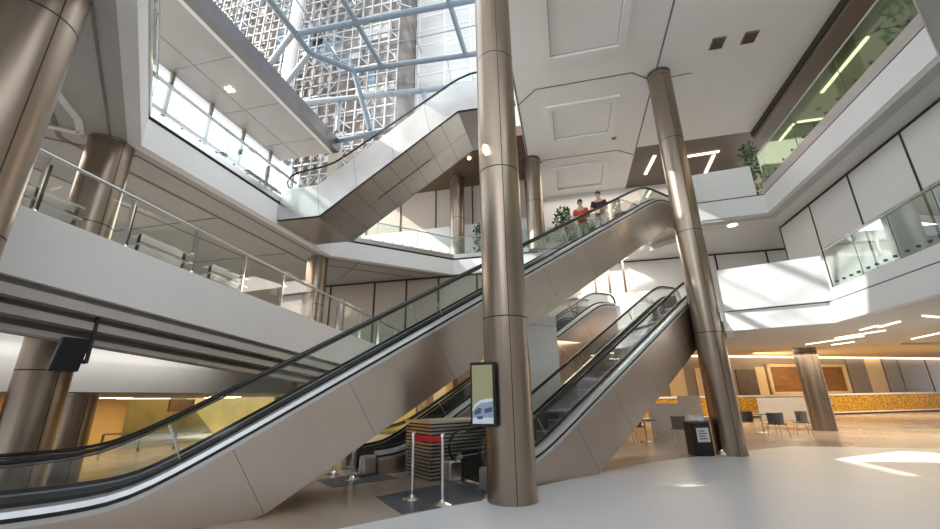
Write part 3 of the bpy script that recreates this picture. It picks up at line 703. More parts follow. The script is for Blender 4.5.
for i in range(4):
    mb = MB(); mb.lathe((-11.5 - 0.16 * (i % 2), 10.2 + 0.16 * (i // 2), TOP - 0.03), [(0.05, 0), (0.05, 0.03)], 12); obj('lamp', mb, 'lamp_spot', t, smooth=True)
mb = MB(); mb.lathe((-3.9, 17.1, TOP - 0.05), [(0.07, 0), (0.07, 0.05)], 14); tag(obj('spotlight', mb, 'lamp_spot', smooth=True), 'single glowing spotlight under the dark soffit beside the near column', 'light')
# window wall
t = thing('window_1', 'w', 'w', (-12.9, 8, 8)); del t['label'], t['category']; t['kind'] = 'structure'
for y in [4.0 + 1.7 * i for i in range(8)]:
    mb = MB(); mb.box((-12.86, y, 10.4), (0.1, 0.13, 4.8)); obj('window_mullion', mb, 'joint_grey', t)
for z in (9.2, 11.1, 12.2):
    mb = MB(); mb.box((-12.86, 10, z), (0.1, 12.5, 0.12)); obj('window_mullion', mb, 'joint_grey', t)
mb = MB(); mb.add([(-12.95, 3.5, 8), (-12.95, 16.5, 8), (-12.95, 16.5, 12.8), (-12.95, 3.5, 12.8)], [(0, 1, 2, 3)]); obj('window_pane', mb, 'frosted', t)

# ------------------------------------------------------------------ skylight
t = thing('skylight', 'large glazed skylight framed in blue-grey steel tubes over the atrium', 'skylight', (-9.8, 12.2, 13))
def tb(name, pts, r, mat='tube'):
    mb = MB(); mb.tube(pts, r, 12); return obj(name, mb, mat, t, smooth=True)
Z = 16.0
N1, N2, N4 = (-9.84, 12.22, Z), (-8.5, 13.6, Z), (-1.2, 14.15, Z)
tb('ridge_tube', [(-9.84, -4, Z), N1], 0.13); tb('ridge_tube', [N1, N2], 0.13); tb('ridge_tube', [N2, N4], 0.12)
for y in (11.2, 8.3, 5.4): tb('purlin', [(-9.8, y, Z), (-1.2, y + 0.34, Z)], 0.12)
for x, y in ((-7.15, 13.68), (-3.27, 14.0)): tb('rafter', [(x, -4, Z), (x - 0.0, y, Z)], 0.11)
tb('leg', [N1, (-11.6, 12.7, 14.6)], 0.12, 'tube_white'); tb('leg', [(-9.84, 11.1, Z), (-11.6, 11.6, 14.6)], 0.12, 'tube_white')
tb('leg', [N2, (-7.94, 14.48, 13.3)], 0.12)
tb('sill_tube', [(-11.5, 13.75, 14.9), (-8.4, 14.1, 14.9), (-5.42, 14.4, 14.9), (-1.25, 14.7, 14.9)], 0.13, 'tube_white')
tb('sill_tube', [(-14.0, 13.9, 13.3), (-11.62, 14.57, 13.3), (-9.43, 14.85, 13.3), (-6.56, 14.69, 13.3), (-4.59, 14.5, 13.3), (-1.25, 14.5, 13.45)], 0.13)
for x, y in ((-9.45, 14.2), (-5.3, 14.45)): tb('post', [(x, y, 13.3), (x, y, 14.9)], 0.1, 'tube_white')
# thin glazing bars
mb = MB()
for y in (12.6, 9.8, 7.0):
    mb.box((-5.5, y + 0.2, Z + 0.22), (8.4, 0.025, 0.04))
for x in (-9.0, -5.2, -2.2):
    mb.box((x, 9.8, Z + 0.22), (0.025, 7.6, 0.04))
gbars = mb
mb = MB(); mb.add([(-9.8, 5.2, Z + 0.25), (-1.2, 5.2, Z + 0.25), (-1.2, 14.15, Z + 0.25), (-8.5, 13.6, Z + 0.25), (-9.8, 12.2, Z + 0.25)], [(0, 1, 2, 3, 4)]); rp_ = obj('roof_pane', mb, 'glass_clear', t); merge(rp_, gbars, 'tube')
mb = MB(); mb.add([(-8.5, 13.6, Z), (-1.2, 14.15, Z), (-1.2, 14.6, 13.35), (-7.9, 14.5, 13.35)], [(0, 1, 2, 3)]); sp_ = obj('side_pane', mb, 'glass_clear', t)
mb = MB()
for i in range(1, 5):
    u = i / 5; a = Vector((-8.5 + 7.3 * u, 13.6 + 0.55 * u, Z)); b = Vector((-7.9 + 6.7 * u, 14.5 + 0.1 * u, 13.35)); mb.par(a, (0.025, 0, 0), b - a, (0, 0.03, 0))
merge(sp_, mb, 'tube')

mb = MB(); mb.slab([(-13.2, -12), (9, -12), (9, 5.2), (-13.2, 5.2)], Z + 0.35, Z + 0.6); struct('ceiling_sun_block', mb, 'ceiling')  # unseen solid roof, added to keep the sun off the near floor
# ------------------------------------------------------------------ towers outside
def tower():
    t = thing('tower_building', 'tower wrapped in a white lattice seen through the skylight', 'building', (-45, 42, 0))
    x0, x1, y = -62.0, -18.6, 40.0
    mb = MB(); mb.box(((x0 + x1) / 2, y + 4, 45), (x1 - x0, 7.0, 90)); core = obj('facade', mb, 'tower', t)
    rnd = random.Random(3)
    mb = MB()
    for i in range(60):
        w = rnd.choice((1.2, 2.4, 3.6)); h = rnd.choice((1.6, 3.2, 3.2, 6.4)); x = rnd.uniform(x0 + 2, x1 - 2); z = 20 + 3.2 * rnd.randint(0, 20)
        mb.box((x, y + 0.45, z), (w, 0.12, h))
    merge(core, mb, 'tower_blue')
    mb = MB()
    for i in range(70):
        w = rnd.choice((1.5, 3, 5)); x = rnd.uniform(x0 + 2, x1 - 2); z = 20 + 3.2 * rnd.randint(0, 20)
        mb.box((x, y + 0.42, z + 1.4), (w, 0.14, rnd.choice((0.8, 1.2, 2.4))))
    merge(core, mb, 'tower_pale')
    mb = MB()
    nx = int((x1 - x0) / 1.4)
    for k in range(40): mb.box(((x0 + x1) / 2, y, 18 + 1.75 * k), (x1 - x0, 0.25, 0.24 if k % 2 else 0.14))
    lat = obj('lattice', mb, 'tower_white', t)
    mb = MB()
    for i in range(nx + 1): mb.box((x0 + 1.4 * i, y - 0.1, 50), (0.2 if i % 3 == 0 else 0.1, 0.2, 80))
    merge(lat, mb, 'tower_white')
    mb = MB()
    for i in range(nx):
        for k in range(38):
            if rnd.random() < 0.3:
                a = Vector((x0 + 1.4 * i, y - 0.35, 18 + 1.75 * k)); b = Vector((a.x + 1.4, a.y, a.z + 1.75))
                if rnd.random() < 0.5: a.x, b.x = b.x, a.x
                mb.tube([a, b], 0.06, 5)
    merge(lat, mb, 'tower_white')
    mb = MB()
    for i in range(140):
        a = Vector((rnd.uniform(x0, x1), y - 1.0, 20 + rnd.uniform(0, 66))); b = a + Vector((rnd.uniform(-4, 4), 0, rnd.uniform(-3, 3)))
        mb.tube([a, b], 0.07, 6)
    merge(lat, mb, 'tower_white')
    for x in (-33.4,):
        mb = MB(); mb.lathe((x, y - 2.2, 10), [(0.8, 0), (0.8, 80)], 20); obj('round_pier', mb, 'tower_pale', t, smooth=True)
tower()
t = thing('tower_building', 'pale plain tower right of the lattice tower outside the skylight', 'building', (-8, 48, 0))
mb = MB(); mb.box((-4.5, 50, 45), (28, 8, 90)); tw = obj('facade', mb, 'tower_pale', t)
mb = MB()
for k in range(26): mb.box((-4.5, 45.97, 16 + 2.8 * k), (28, 0.1, 0.12))
for x in range(-18, 10, 4): mb.box((x, 45.97, 50), (0.12, 0.1, 80))
merge(tw, mb, 'soffit_light')
t = None

# ------------------------------------------------------------------ ground hall at the right
HD = Vector((math.sin(math.radians(62.2)), math.cos(math.radians(62.2)), 0)); HN = Vector((-HD.y, HD.x, 0))
CP = Vector((12.9, 33.4, 0))
def H(u, v, z): return CP + HD * u + HN * v + Vector((0, 0, z))
# low ceiling beyond the slab and taller recess to the wall
mb = MB(); mb.prism([H(-5.5, -11.7, 3.37), H(32, -11.3, 3.37), H(32, -11.1, 3.37), H(-5.5, -11.5, 3.37)], (0, 0, 1.2)); struct('wall_drop', mb, 'cream')
mb = MB(); a, b = H(-12, -11.9, 0), H(30, -11.0, 0)
mb.slab([(20.4, -8), (41, -8), (41, 34.9), (14.0, 20.9), (20.4, 20.9)], 3.4, 3.9); struct('ceiling_hall', mb, 'soffit_light')
mb = MB(); mb.prism([H(-9, -12.0, 4.3), H(34, -12.6, 4.3), H(34, 4, 4.3), H(-17, 4, 4.3)], (0, 0, 0.2)); struct('ceiling_recess', mb, 'cream')
# counter
t = thing('counter', 'long gold mosaic counter with white rim at the back of the hall', 'counter', H(0, 0, 0))
mb = MB(); mb.prism([H(-14, 0, 0.12), H(24, 0, 0.12), H(24, 0.7, 0.12), H(-14, 0.7, 0.12)], (0, 0, 1.2)); obj('front', mb, 'gold', t)
mb = MB(); mb.prism([H(-14, -0.06, 1.32), H(24, -0.06, 1.32), H(24, 0.8, 1.32), H(-14, 0.8, 1.32)], (0, 0, 0.12)); obj('worktop', mb, 'white_gloss', t)
mb = MB(); mb.prism([H(-14, 0.05, 0), H(24, 0.05, 0), H(24, 0.7, 0), H(-14, 0.7, 0)], (0, 0, 0.12)); obj('plinth', mb, 'brown_dark', t)
mb = MB(); mb.prism([H(-14, -0.02, 0.12), H(24, -0.02, 0.12), H(24, 0.0, 0.12), H(-14, 0.0, 0.12)], (0, 0, 0.09)); obj('lower_rim', mb, 'paper', t)
# back wall with cladding
mb = MB(); mb.prism([H(-17, 2.6, 0), H(34, 2.6, 0), H(34, 2.9, 0), H(-17, 2.9, 0)], (0, 0, 4.3)); struct('wall_hall', mb, 'grey_panel')
def wp(name, u0, u1, z0, z1, mat, lab, cat, d=0.0):
    mb = MB(); mb.prism([H(u0, 2.6 - 0.06 - d, z0), H(u1, 2.6 - 0.06 - d, z0), H(u1, 2.59 - d, z0), H(u0, 2.59 - d, z0)], (0, 0, z1 - z0)); return tag(obj(name, mb, mat), lab, cat)
def uof(px_table): return px_table
wp('doorway', 0.7, 2.6, 0.0, 3.3, 'brown_dark', 'dark doorway opening left of the amber wall panel', 'doorway')
wp('pilaster', 2.6, 3.5, 0.0, 3.5, 'cream', 'cream pilaster between the dark doorway and the amber panel', 'pilaster')
wp('pilaster', -0.6, 0.3, 0.0, 3.4, 'cream', 'cream pilaster left of the dark doorway', 'pilaster')
t = thing('wall_panel', 'wide amber wood panel with a pale frame behind the counter', 'panel', H(3.6, 2.5, 1.5))
mb = MB(); mb.prism([H(3.9, 2.5, 1.6), H(11.6, 2.5, 1.6), H(11.6, 2.58, 1.6), H(3.9, 2.58, 1.6)], (0, 0, 1.95)); obj('board', mb, 'wood_brown', t)
for u0, u1, z0, z1 in ((3.7, 11.8, 3.5, 3.72), (3.7, 11.8, 1.45, 1.62), (3.7, 3.95, 1.5, 3.7), (11.55, 11.9, 1.5, 3.7)):
    mb = MB(); mb.prism([H(u0, 2.42, z0), H(u1, 2.42, z0), H(u1, 2.58, z0), H(u0, 2.58, z0)], (0, 0, z1 - z0)); obj('frame', mb, 'cream', t)
for i, (u0, u1, mat, lab) in enumerate(((12.3, 14.4, 'grey_panel', 'grey wall panel right beside the amber panel'), (14.4, 16.4, 'cream', 'lit beige wall panel behind the counter'), (16.5, 18.3, 'grey_panel', 'grey wall panel right of the lit beige one'), (18.4, 21.8, 'grey_panel', 'wide grey wall panel behind the counter'), (21.9, 25, 'grey_panel', 'grey wall panel at the right edge of the view'))):
    wp('wall_panel', u0, u1 - 0.1, 1.4, 4.2, mat, lab, 'panel')
t = thing('cove_light', 'long warm cove light strip along the top of the hall wall', 'light', H(0, 2.3, 4.2))
mb = MB(); mb.prism([H(-12, 2.2, 4.2), H(28, 2.2, 4.2), H(28, 2.4, 4.2), H(-12, 2.4, 4.2)], (0, 0, 0.08)); obj('tube', mb, 'lamp_warm', t)
# warm lit fins further left
for i, (u0, u1, mat, lab) in enumerate(((-3.0, -1.9, 'cream', 'lit cream fin behind the white partition, right one'), (-5.4, -4.0, 'cream', 'lit cream fin behind the white partition, middle one'), (-7.6, -6.9, 'cream', 'lit cream fin behind the white partition, left one'))):
    wp('wall_fin', u0, u1, 0, 3.4, mat, lab, 'fin')
# ceiling strip lights of the hall
hl = [((9.5, 17.6), (10.0, 15.9)), ((9.1, 15.5), (9.05, 14.6)), ((9.3, 15.0), (9.15, 13.9)), ((12.7, 19.0), (12.4, 17.2)), ((9.7, 13.4), (9.1, 13.0)), ((10.7, 20.2), (11.0, 19.3)), ((9.5, 19.6), (10.2, 17.3)), ((13.5, 15.5), (12.9, 13.8))]
for i, (a, b) in enumerate(hl):
    mb = MB(); jl(mb, [tuple(Vector(a) * 0.95), tuple(Vector(b) * 0.95)], 0.05, 3.36, 0.03)
    labs = ['slim ceiling light left of the short column top', 'short ceiling light nearest the sunlit slab corner', 'short ceiling light just right of the slab corner', 'long ceiling light near the right edge of the hall', 'ceiling light tucked under the right slab edge', 'ceiling light farthest towards the counter', 'slim ceiling light beside the column top', 'ceiling light at the far right under the slab']
    tag(obj('ceiling_strip_light', mb, 'lamp_white'), labs[i], 'light', 'strip lights under the right slab')

# ------------------------------------------------------------------ furniture in the hall
def chair(loc, rz, label):
    t = thing('cafe_chair', label, 'chair', loc, 'grey cafe chairs in the hall')
    x, y, z = loc; c, s = math.cos(rz), math.sin(rz)
    def T(px, py, pz): return Vector((x + c * px - s * py, y + s * px + c * py, z + pz))
    mb = MB(); mb.par(T(-0.24, -0.23, 0.43), T(0.24, -0.23, 0.43) - T(-0.24, -0.23, 0.43), T(-0.24, 0.23, 0.43) - T(-0.24, -0.23, 0.43), (0, 0, 0.04)); obj('seat', mb, 'grey_plastic', t, bevel=0.015)
    mb = MB(); n = 8
    pts = [(0.27 * math.cos(PI + PI * i / n) , 0.05 - 0.3 * math.sin(PI * i / n)) for i in range(n + 1)]
    for i in range(n):
        a, b = pts[i], pts[i + 1]
        mb.add([T(a[0], a[1], 0.45), T(b[0], b[1], 0.45), T(b[0] * 1.08, b[1] * 1.1, 0.86), T(a[0] * 1.08, a[1] * 1.1, 0.86), T(a[0] * 0.93, a[1] * 0.93, 0.45), T(b[0] * 0.93, b[1] * 0.93, 0.45), T(b[0], b[1], 0.86), T(a[0], a[1], 0.86)],
               [(0, 1, 2, 3), (7, 6, 5, 4), (3, 2, 6, 7), (1, 0, 4, 5), (0, 3, 7, 4), (2, 1, 5, 6)])
    obj('backrest', mb, 'grey_plastic', t)
    for a, b in ((-1, -1), (1, -1), (-1, 1), (1, 1)):
        mb = MB(); mb.tube([T(a * 0.2, b * 0.19, 0.43), T(a * 0.26, b * 0.25, 0.0)], 0.014, 6); obj('leg', mb, 'steel', t)
chairs = [((7.0, 20.4, 0), 2.6, 'grey chair left of the cafe table, half behind the sunlit column'), ((7.5, 18.9, 0), 0.2, 'grey chair facing the counter, nearest the camera'), ((8.75, 19.9, 0), 1.4, 'grey chair right of the cafe table before the white screen'),
          ((1.6, 16.1, 0), 0.5, 'grey chair under the sloping truss, left'), ((2.2, 17.45, 0), 2.2, 'grey chair under the sloping truss, right'), ((3.6, 16.6, 0), -0.6, 'grey chair beside the litter bin')]
for a in chairs: chair(*a)
def table(loc, label, r=0.4):
    t = thing('cafe_table', label, 'table', loc)
    mb = MB(); mb.lathe(loc, [(r, 0.72), (r, 0.75)], 28); obj('tabletop', mb, 'grey_plastic', t, smooth=True)
    mb = MB(); mb.lathe(loc, [(0.22, 0), (0.22, 0.02), (0.035, 0.05), (0.035, 0.72)], 20); obj('pedestal', mb, 'steel', t, smooth=True)
table((7.65, 20.6, 0), 'round grey cafe table among the chairs before the counter'); table((2.45, 16.6, 0), 'round grey table under the sloping truss'); table((4.35, 16.7, 0), 'round grey table behind the litter bin')
def board(name, label, c, w, h, rz, mat, z=0.02):
    t = thing(name, label, 'partition', (c[0], c[1], 0))
    mb = MB(); mb.box((c[0], c[1], z + h / 2), (w, 0.05, h), rz); obj('panel', mb, mat, t)
    for sx in (-0.4, 0.4):
        mb = MB(); mb.box((c[0] + math.cos(rz) * sx * w, c[1] + math.sin(rz) * sx * w, 0.03), (0.06, 0.4, 0.06), rz); obj('foot', mb, 'steel', t)
board('screen_partition', 'white partition board right of the sloping truss', (3.45, 17.7), 1.2, 1.25, -0.12, 'paper')
board('screen_partition', 'cream partition board just left of the sunlit column', (4.95, 20.4), 0.9, 1.5, -0.2, 'paper')
board('screen_partition', 'white screen standing behind the cafe chairs', (9.75, 23.6), 1.9, 1.0, -0.2, 'paper', 0.35)
# litter bin with bag and notice
t = thing('litter_bin', 'black litter bin with white lining and notice beside the sunlit column', 'bin', (3.32, 13.35, 0))
mb = MB(); mb.box((3.32, 13.35, 0.42), (0.5, 0.5, 0.84), 0.25); obj('body', mb, 'black', t, bevel=0.03)
mb = MB(); mb.box((3.32, 13.35, 0.86), (0.52, 0.52, 0.05), 0.25); obj('rim', mb, 'grey_plastic', t, bevel=0.02)
ca, sa = math.cos(0.25), math.sin(0.25)
mb = MB(); mb.par(Vector((3.32, 13.35, 0.35)) + Vector((ca * -0.17 + sa * 0.255, sa * -0.17 - ca * 0.255, 0)), (ca * 0.34, sa * 0.34, 0), (-sa * -0.004, ca * -0.004, 0), (0, 0, 0.36)); nt = obj('notice', mb, 'paper', t)
mb = MB()
for k in range(4):
    mb.par(Vector((3.32, 13.35, 0.42 + k * 0.065)) + Vector((ca * -0.11 + sa * 0.2605, sa * -0.11 - ca * 0.2605, 0)), (ca * (0.2 - 0.04 * (k % 2)), sa * (0.2 - 0.04 * (k % 2)), 0), (sa * 0.002, -ca * 0.002, 0), (0, 0, 0.03))
obj('print_block', mb, 'joint_grey', nt)
mb = MB(); bmsh = []
for i in range(9): mb.lathe((3.32 + random.uniform(-.17, .17), 13.35 + random.uniform(-.17, .17), 0.87), [(0.11, 0), (0.13, 0.05), (0.09, 0.13), (0.01, 0.16)], 10)
obj('bin_liner', mb, 'paper', t, smooth=True)
# uplighter at the column foot
t = thing('floor_uplight', 'small chrome uplight at the foot of the sunlit column', 'light', (3.78, 13.12, 0))
mb = MB(); mb.lathe((3.78, 13.12, 0), [(0.1, 0), (0.11, 0.05), (0.07, 0.12), (0.03, 0.15)], 16); obj('housing', mb, 'chrome', t, smooth=True)
mb = MB(); mb.lathe((3.78, 13.12, 0.148), [(0.03, 0), (0.01, 0.012)], 12); obj('lens', mb, 'lamp_white', t, smooth=True)

# ------------------------------------------------------------------ things at the escalator foot
# dark granite strips
mb = MB(); mb.slab([(-3.42, 7.3), (-2.55, 6.35), (-1.55, 7.35), (-1.6, 8.2), (-2.3, 8.9)], 0.0, 0.006); struct('floor_tile_1', mb, 'floor_dark')
mb = MB(); mb.slab([(-5.3, 8.5), (-4.6, 7.9), (-3.7, 8.9), (-4.5, 9.8)], 0.0, 0.006); struct('floor_tile_2', mb, 'floor_dark')
def stanchion(loc, label):
    t = thing('stanchion', label, 'barrier post', loc)
    mb = MB(); mb.lathe(loc, [(0.17, 0), (0.17, 0.015), (0.06, 0.04), (0.03, 0.08)], 24); obj('base', mb, 'chrome', t, smooth=True)
    mb = MB(); mb.lathe(loc, [(0.026, 0.07), (0.026, 0.97), (0.034, 0.975), (0.034, 1.03), (0.02, 1.04)], 16); obj('post', mb, 'chrome', t, smooth=True)
    return t
stanchion((-2.72, 7.22, 0), 'chrome barrier post left of the red belt'); stanchion((-2.12, 6.98, 0), 'chrome barrier post right of the red belt')
stanchion((-5.36, 9.2, 0), 'chrome barrier post before the rear escalator, far one'); stanchion((-4.6, 8.65, 0), 'chrome barrier post before the rear escalator, near one')
mb = MB(); a, b = Vector((-2.685, 7.207, 0.9)), Vector((-2.155, 6.993, 0.9)); u = (b - a).normalized(); mb.par(a, b - a, Vector((-u.y, u.x, 0)) * 0.012, (0, 0, 0.09)); tag(obj('barrier_belt', mb, 'red'), 'red webbing belt stretched between two chrome posts', 'belt')
# slatted planter box between the two escalators
BP = Vector(E2) + NF * 1.56
t = thing('slatted_planter', 'bronze slatted box standing between the two lower escalators', 'planter', BP - D * 2.3)
mb = MB(); mb.prism([BP - D * 2.3 + NF * 0.05, BP + D * 0.3 + NF * 0.05, BP + D * 0.3 + NF * 1.1, BP - D * 2.3 + NF * 1.1], (0, 0, 1.07)); obj('body', mb, 'brown_dark', t)
for k in range(15):
    z = 0.04 + 0.0695 * k
    mb = MB(); mb.prism([BP - D * 2.36 + Vector((0, 0, z)), BP + D * 0.3 + Vector((0, 0, z)), BP + D * 0.3 + NF * 0.04 + Vector((0, 0, z)), BP - D * 2.32 + NF * 0.04 + Vector((0, 0, z)), BP - D * 2.32 + NF * 1.12 + Vector((0, 0, z)), BP - D * 2.36 + NF * 1.12 + Vector((0, 0, z))], (0, 0, 0.032))
    obj('slat', mb, 'slat', t)
mb = MB(); mb.prism([BP - D * 2.38 - NF * 0.02 + Vector((0, 0, 1.08)), BP + D * 0.3 - NF * 0.02 + Vector((0, 0, 1.08)), BP + D * 0.3 + NF * 1.14 + Vector((0, 0, 1.08)), BP - D * 2.38 + NF * 1.14 + Vector((0, 0, 1.08))], (0, 0, 0.05)); obj('cap', mb, 'slat', t)
# lit yellow recess and dark pier seen above the planter
Q = Vector(E2) + NF * 7.0 - D * 1.0
mb = MB(); mb.prism([Q + D * 1.2, Q + D * 9.0, Q + D * 9.0 + NF * 0.2, Q + D * 1.2 + NF * 0.2], (0, 0, 3.45)); struct('wall_lit', mb, 'yellow_wall')
for (s0, w, mat, lab, zz) in ((2.6, 0.8, 'brown_dark', 'dark pier against the lit yellow wall behind the planter', 3.4), (1.6, 0.5, 'cream', 'pale post against the lit yellow wall behind the planter', 3.4)):
    mb = MB(); p = Q - NF * 0.35 + D * s0; mb.prism([p, p + D * w, p + D * w + NF * 0.3, p + NF * 0.3], (0, 0, zz)); tag(obj('pier', mb, mat), lab, 'pier')
# display on the near column
t = thing('display_screen', 'portrait black display screen fixed to the near column', 'screen', (-1.55, 7.0, 1.17))
rz = math.radians(-4); ca, sa = math.cos(rz), math.sin(rz)
ux, uy = Vector((ca, sa, 0)), Vector((-sa, ca, 0)); A0 = Vector((-1.63, 6.93, 1.14))
mb = MB(); mb.par(A0, ux * 0.42, uy * 0.11, (0, 0, 1.02)); obj('housing', mb, 'black', t, bevel=0.008)
M['screen_olive'] = emat('screen olive', (0.17, 0.16, 0.095), 0.7); M['screen_blue'] = emat('screen blue grey', (0.13, 0.17, 0.24), 0.7)
M['screen_pale'] = emat('screen pale', (0.30, 0.34, 0.38), 0.7); M['screen_navy'] = emat('screen navy', (0.025, 0.035, 0.06), 1.0)
def on_screen(poly, d):
    return [A0 + ux * (0.035 + 0.35 * u) - uy * d + Vector((0, 0, 0.05 + 0.92 * v)) for u, v in poly]
mb = MB(); mb.par(A0 + ux * 0.035 - uy * 0.004 + Vector((0, 0, 0.05)), ux * 0.35, uy * 0.003, (0, 0, 0.92)); sn_ = obj('screen', mb, 'screen_olive', t)
roof = [(0.0, 0.24), (0.12, 0.32), (0.35, 0.385), (0.65, 0.415), (1.0, 0.42)]
mb = MB(); mb.prism(on_screen(roof + [(1.0, 0.0), (0.0, 0.0)], 0.0055), uy * 0.001); merge(sn_, mb, 'screen_pale')
mb = MB(); mb.prism(on_screen([(0.0, 0.2), (0.15, 0.28), (0.4, 0.34), (1.0, 0.37), (1.0, 0.1), (0.0, 0.1)], 0.0065), uy * 0.001); merge(sn_, mb, 'screen_blue')
mb = MB()
for pl in ([(0.08, 0.2), (0.3, 0.27), (0.45, 0.25), (0.4, 0.17), (0.1, 0.14)], [(0.55, 0.24), (0.95, 0.28), (0.95, 0.2), (0.6, 0.17)], [(0.2, 0.12), (0.5, 0.13), (0.5, 0.08), (0.25, 0.07)]): mb.prism(on_screen(pl, 0.0075), uy * 0.001)
merge(sn_, mb, 'screen_navy')

# ------------------------------------------------------------------ plants
def plant(loc, h, r, label, n=260, trough=None):
    t = thing('potted_plant', label, 'plant', loc); loc = Vector(loc)
    if trough is None:
        mb = MB(); mb.lathe(loc, [(0.22, 0), (0.3, 0.45), (0.3, 0.5), (0.26, 0.48), (0.02, 0.46)], 20); obj('pot', mb, 'pot', t, smooth=True)
    rnd = random.Random(len(label)); mb = MB(); st = MB()
    for i in range(n):
        a = rnd.uniform(0, 2 * PI); rr = r * math.sqrt(rnd.random()); zz = 0.5 + (h - 0.5) * rnd.random() ** 0.8
        shrink = 1 - 0.5 * ((zz - 0.5) / max(0.1, h - 0.5)) ** 2
        c = loc + Vector((rr * math.cos(a) * shrink, rr * math.sin(a) * shrink, zz)); l = rnd.uniform(0.12, 0.24); w = l * 0.3
        u = Vector((rnd.uniform(-1, 1), rnd.uniform(-1, 1), rnd.uniform(-0.3, 0.9))).normalized(); v = u.cross(Vector((rnd.uniform(-1, 1), rnd.uniform(-1, 1), rnd.uniform(-1, 1)))).normalized()
        nn = u.cross(v) * (w * 0.25)
        mb.add([c, c + u * l * 0.5 + v * w + nn, c + u * l, c + u * l * 0.5 - v * w + nn], [(0, 1, 2), (0, 2, 3)])
    obj('foliage', mb, 'leaf', t)
    for i in range(7):
        a = rnd.uniform(0, 2 * PI); st.tube([loc + Vector((0.05 * math.cos(a), 0.05 * math.sin(a), 0.4)), loc + Vector((r * 0.6 * math.cos(a), r * 0.6 * math.sin(a), h * 0.85))], 0.012, 5)
    obj('stem', st, 'pot', t)
plant((0.35, 19.0, 8.012), 2.3, 0.6, 'bushy green plant on the upper floor beside the column', 420)
plant((-3.8, 18.95, 8.012), 1.95, 0.42, 'green plant peeping out left of the near column on the upper floor', 220)
plant((8.0, 16.9, 8.012), 3.3, 0.6, 'tall dark plant at the far end of the right gallery', 320)
plant((7.95, 8.6, 8.012), 3.1, 0.75, 'dark leafy plant behind the green glass at the near end of the right gallery', 420)

# ------------------------------------------------------------------ people riding the long escalator
def body_mesh(name, joints, edges, radii, mat, parent, levels=2, root=0):
    me = bpy.data.meshes.new(name); me.from_pydata([tuple(j) for j in joints], edges, [])
    o = bpy.data.objects.new(name, me); COL.objects.link(o)
    sk = o.modifiers.new('skin', 'SKIN'); sk.use_smooth_shade = True
    for i, v in enumerate(me.skin_vertices[0].data):
        r = radii[i]; v.radius = (r, r) if not isinstance(r, tuple) else r; v.use_root = (i == root)
    ss = o.modifiers.new('sub', 'SUBSURF'); ss.levels = levels; ss.render_levels = levels
    dg = bpy.context.evaluated_depsgraph_get(); m2 = bpy.data.meshes.new_from_object(o.evaluated_get(dg)); o.modifiers.clear(); o.data = m2
    m2.materials.clear(); m2.materials.append(M[mat])
    for p in m2.polygons: p.use_smooth = True
    if parent is not None: o.parent = parent; o.matrix_parent_inverse = wmat(parent).inverted()
    return o
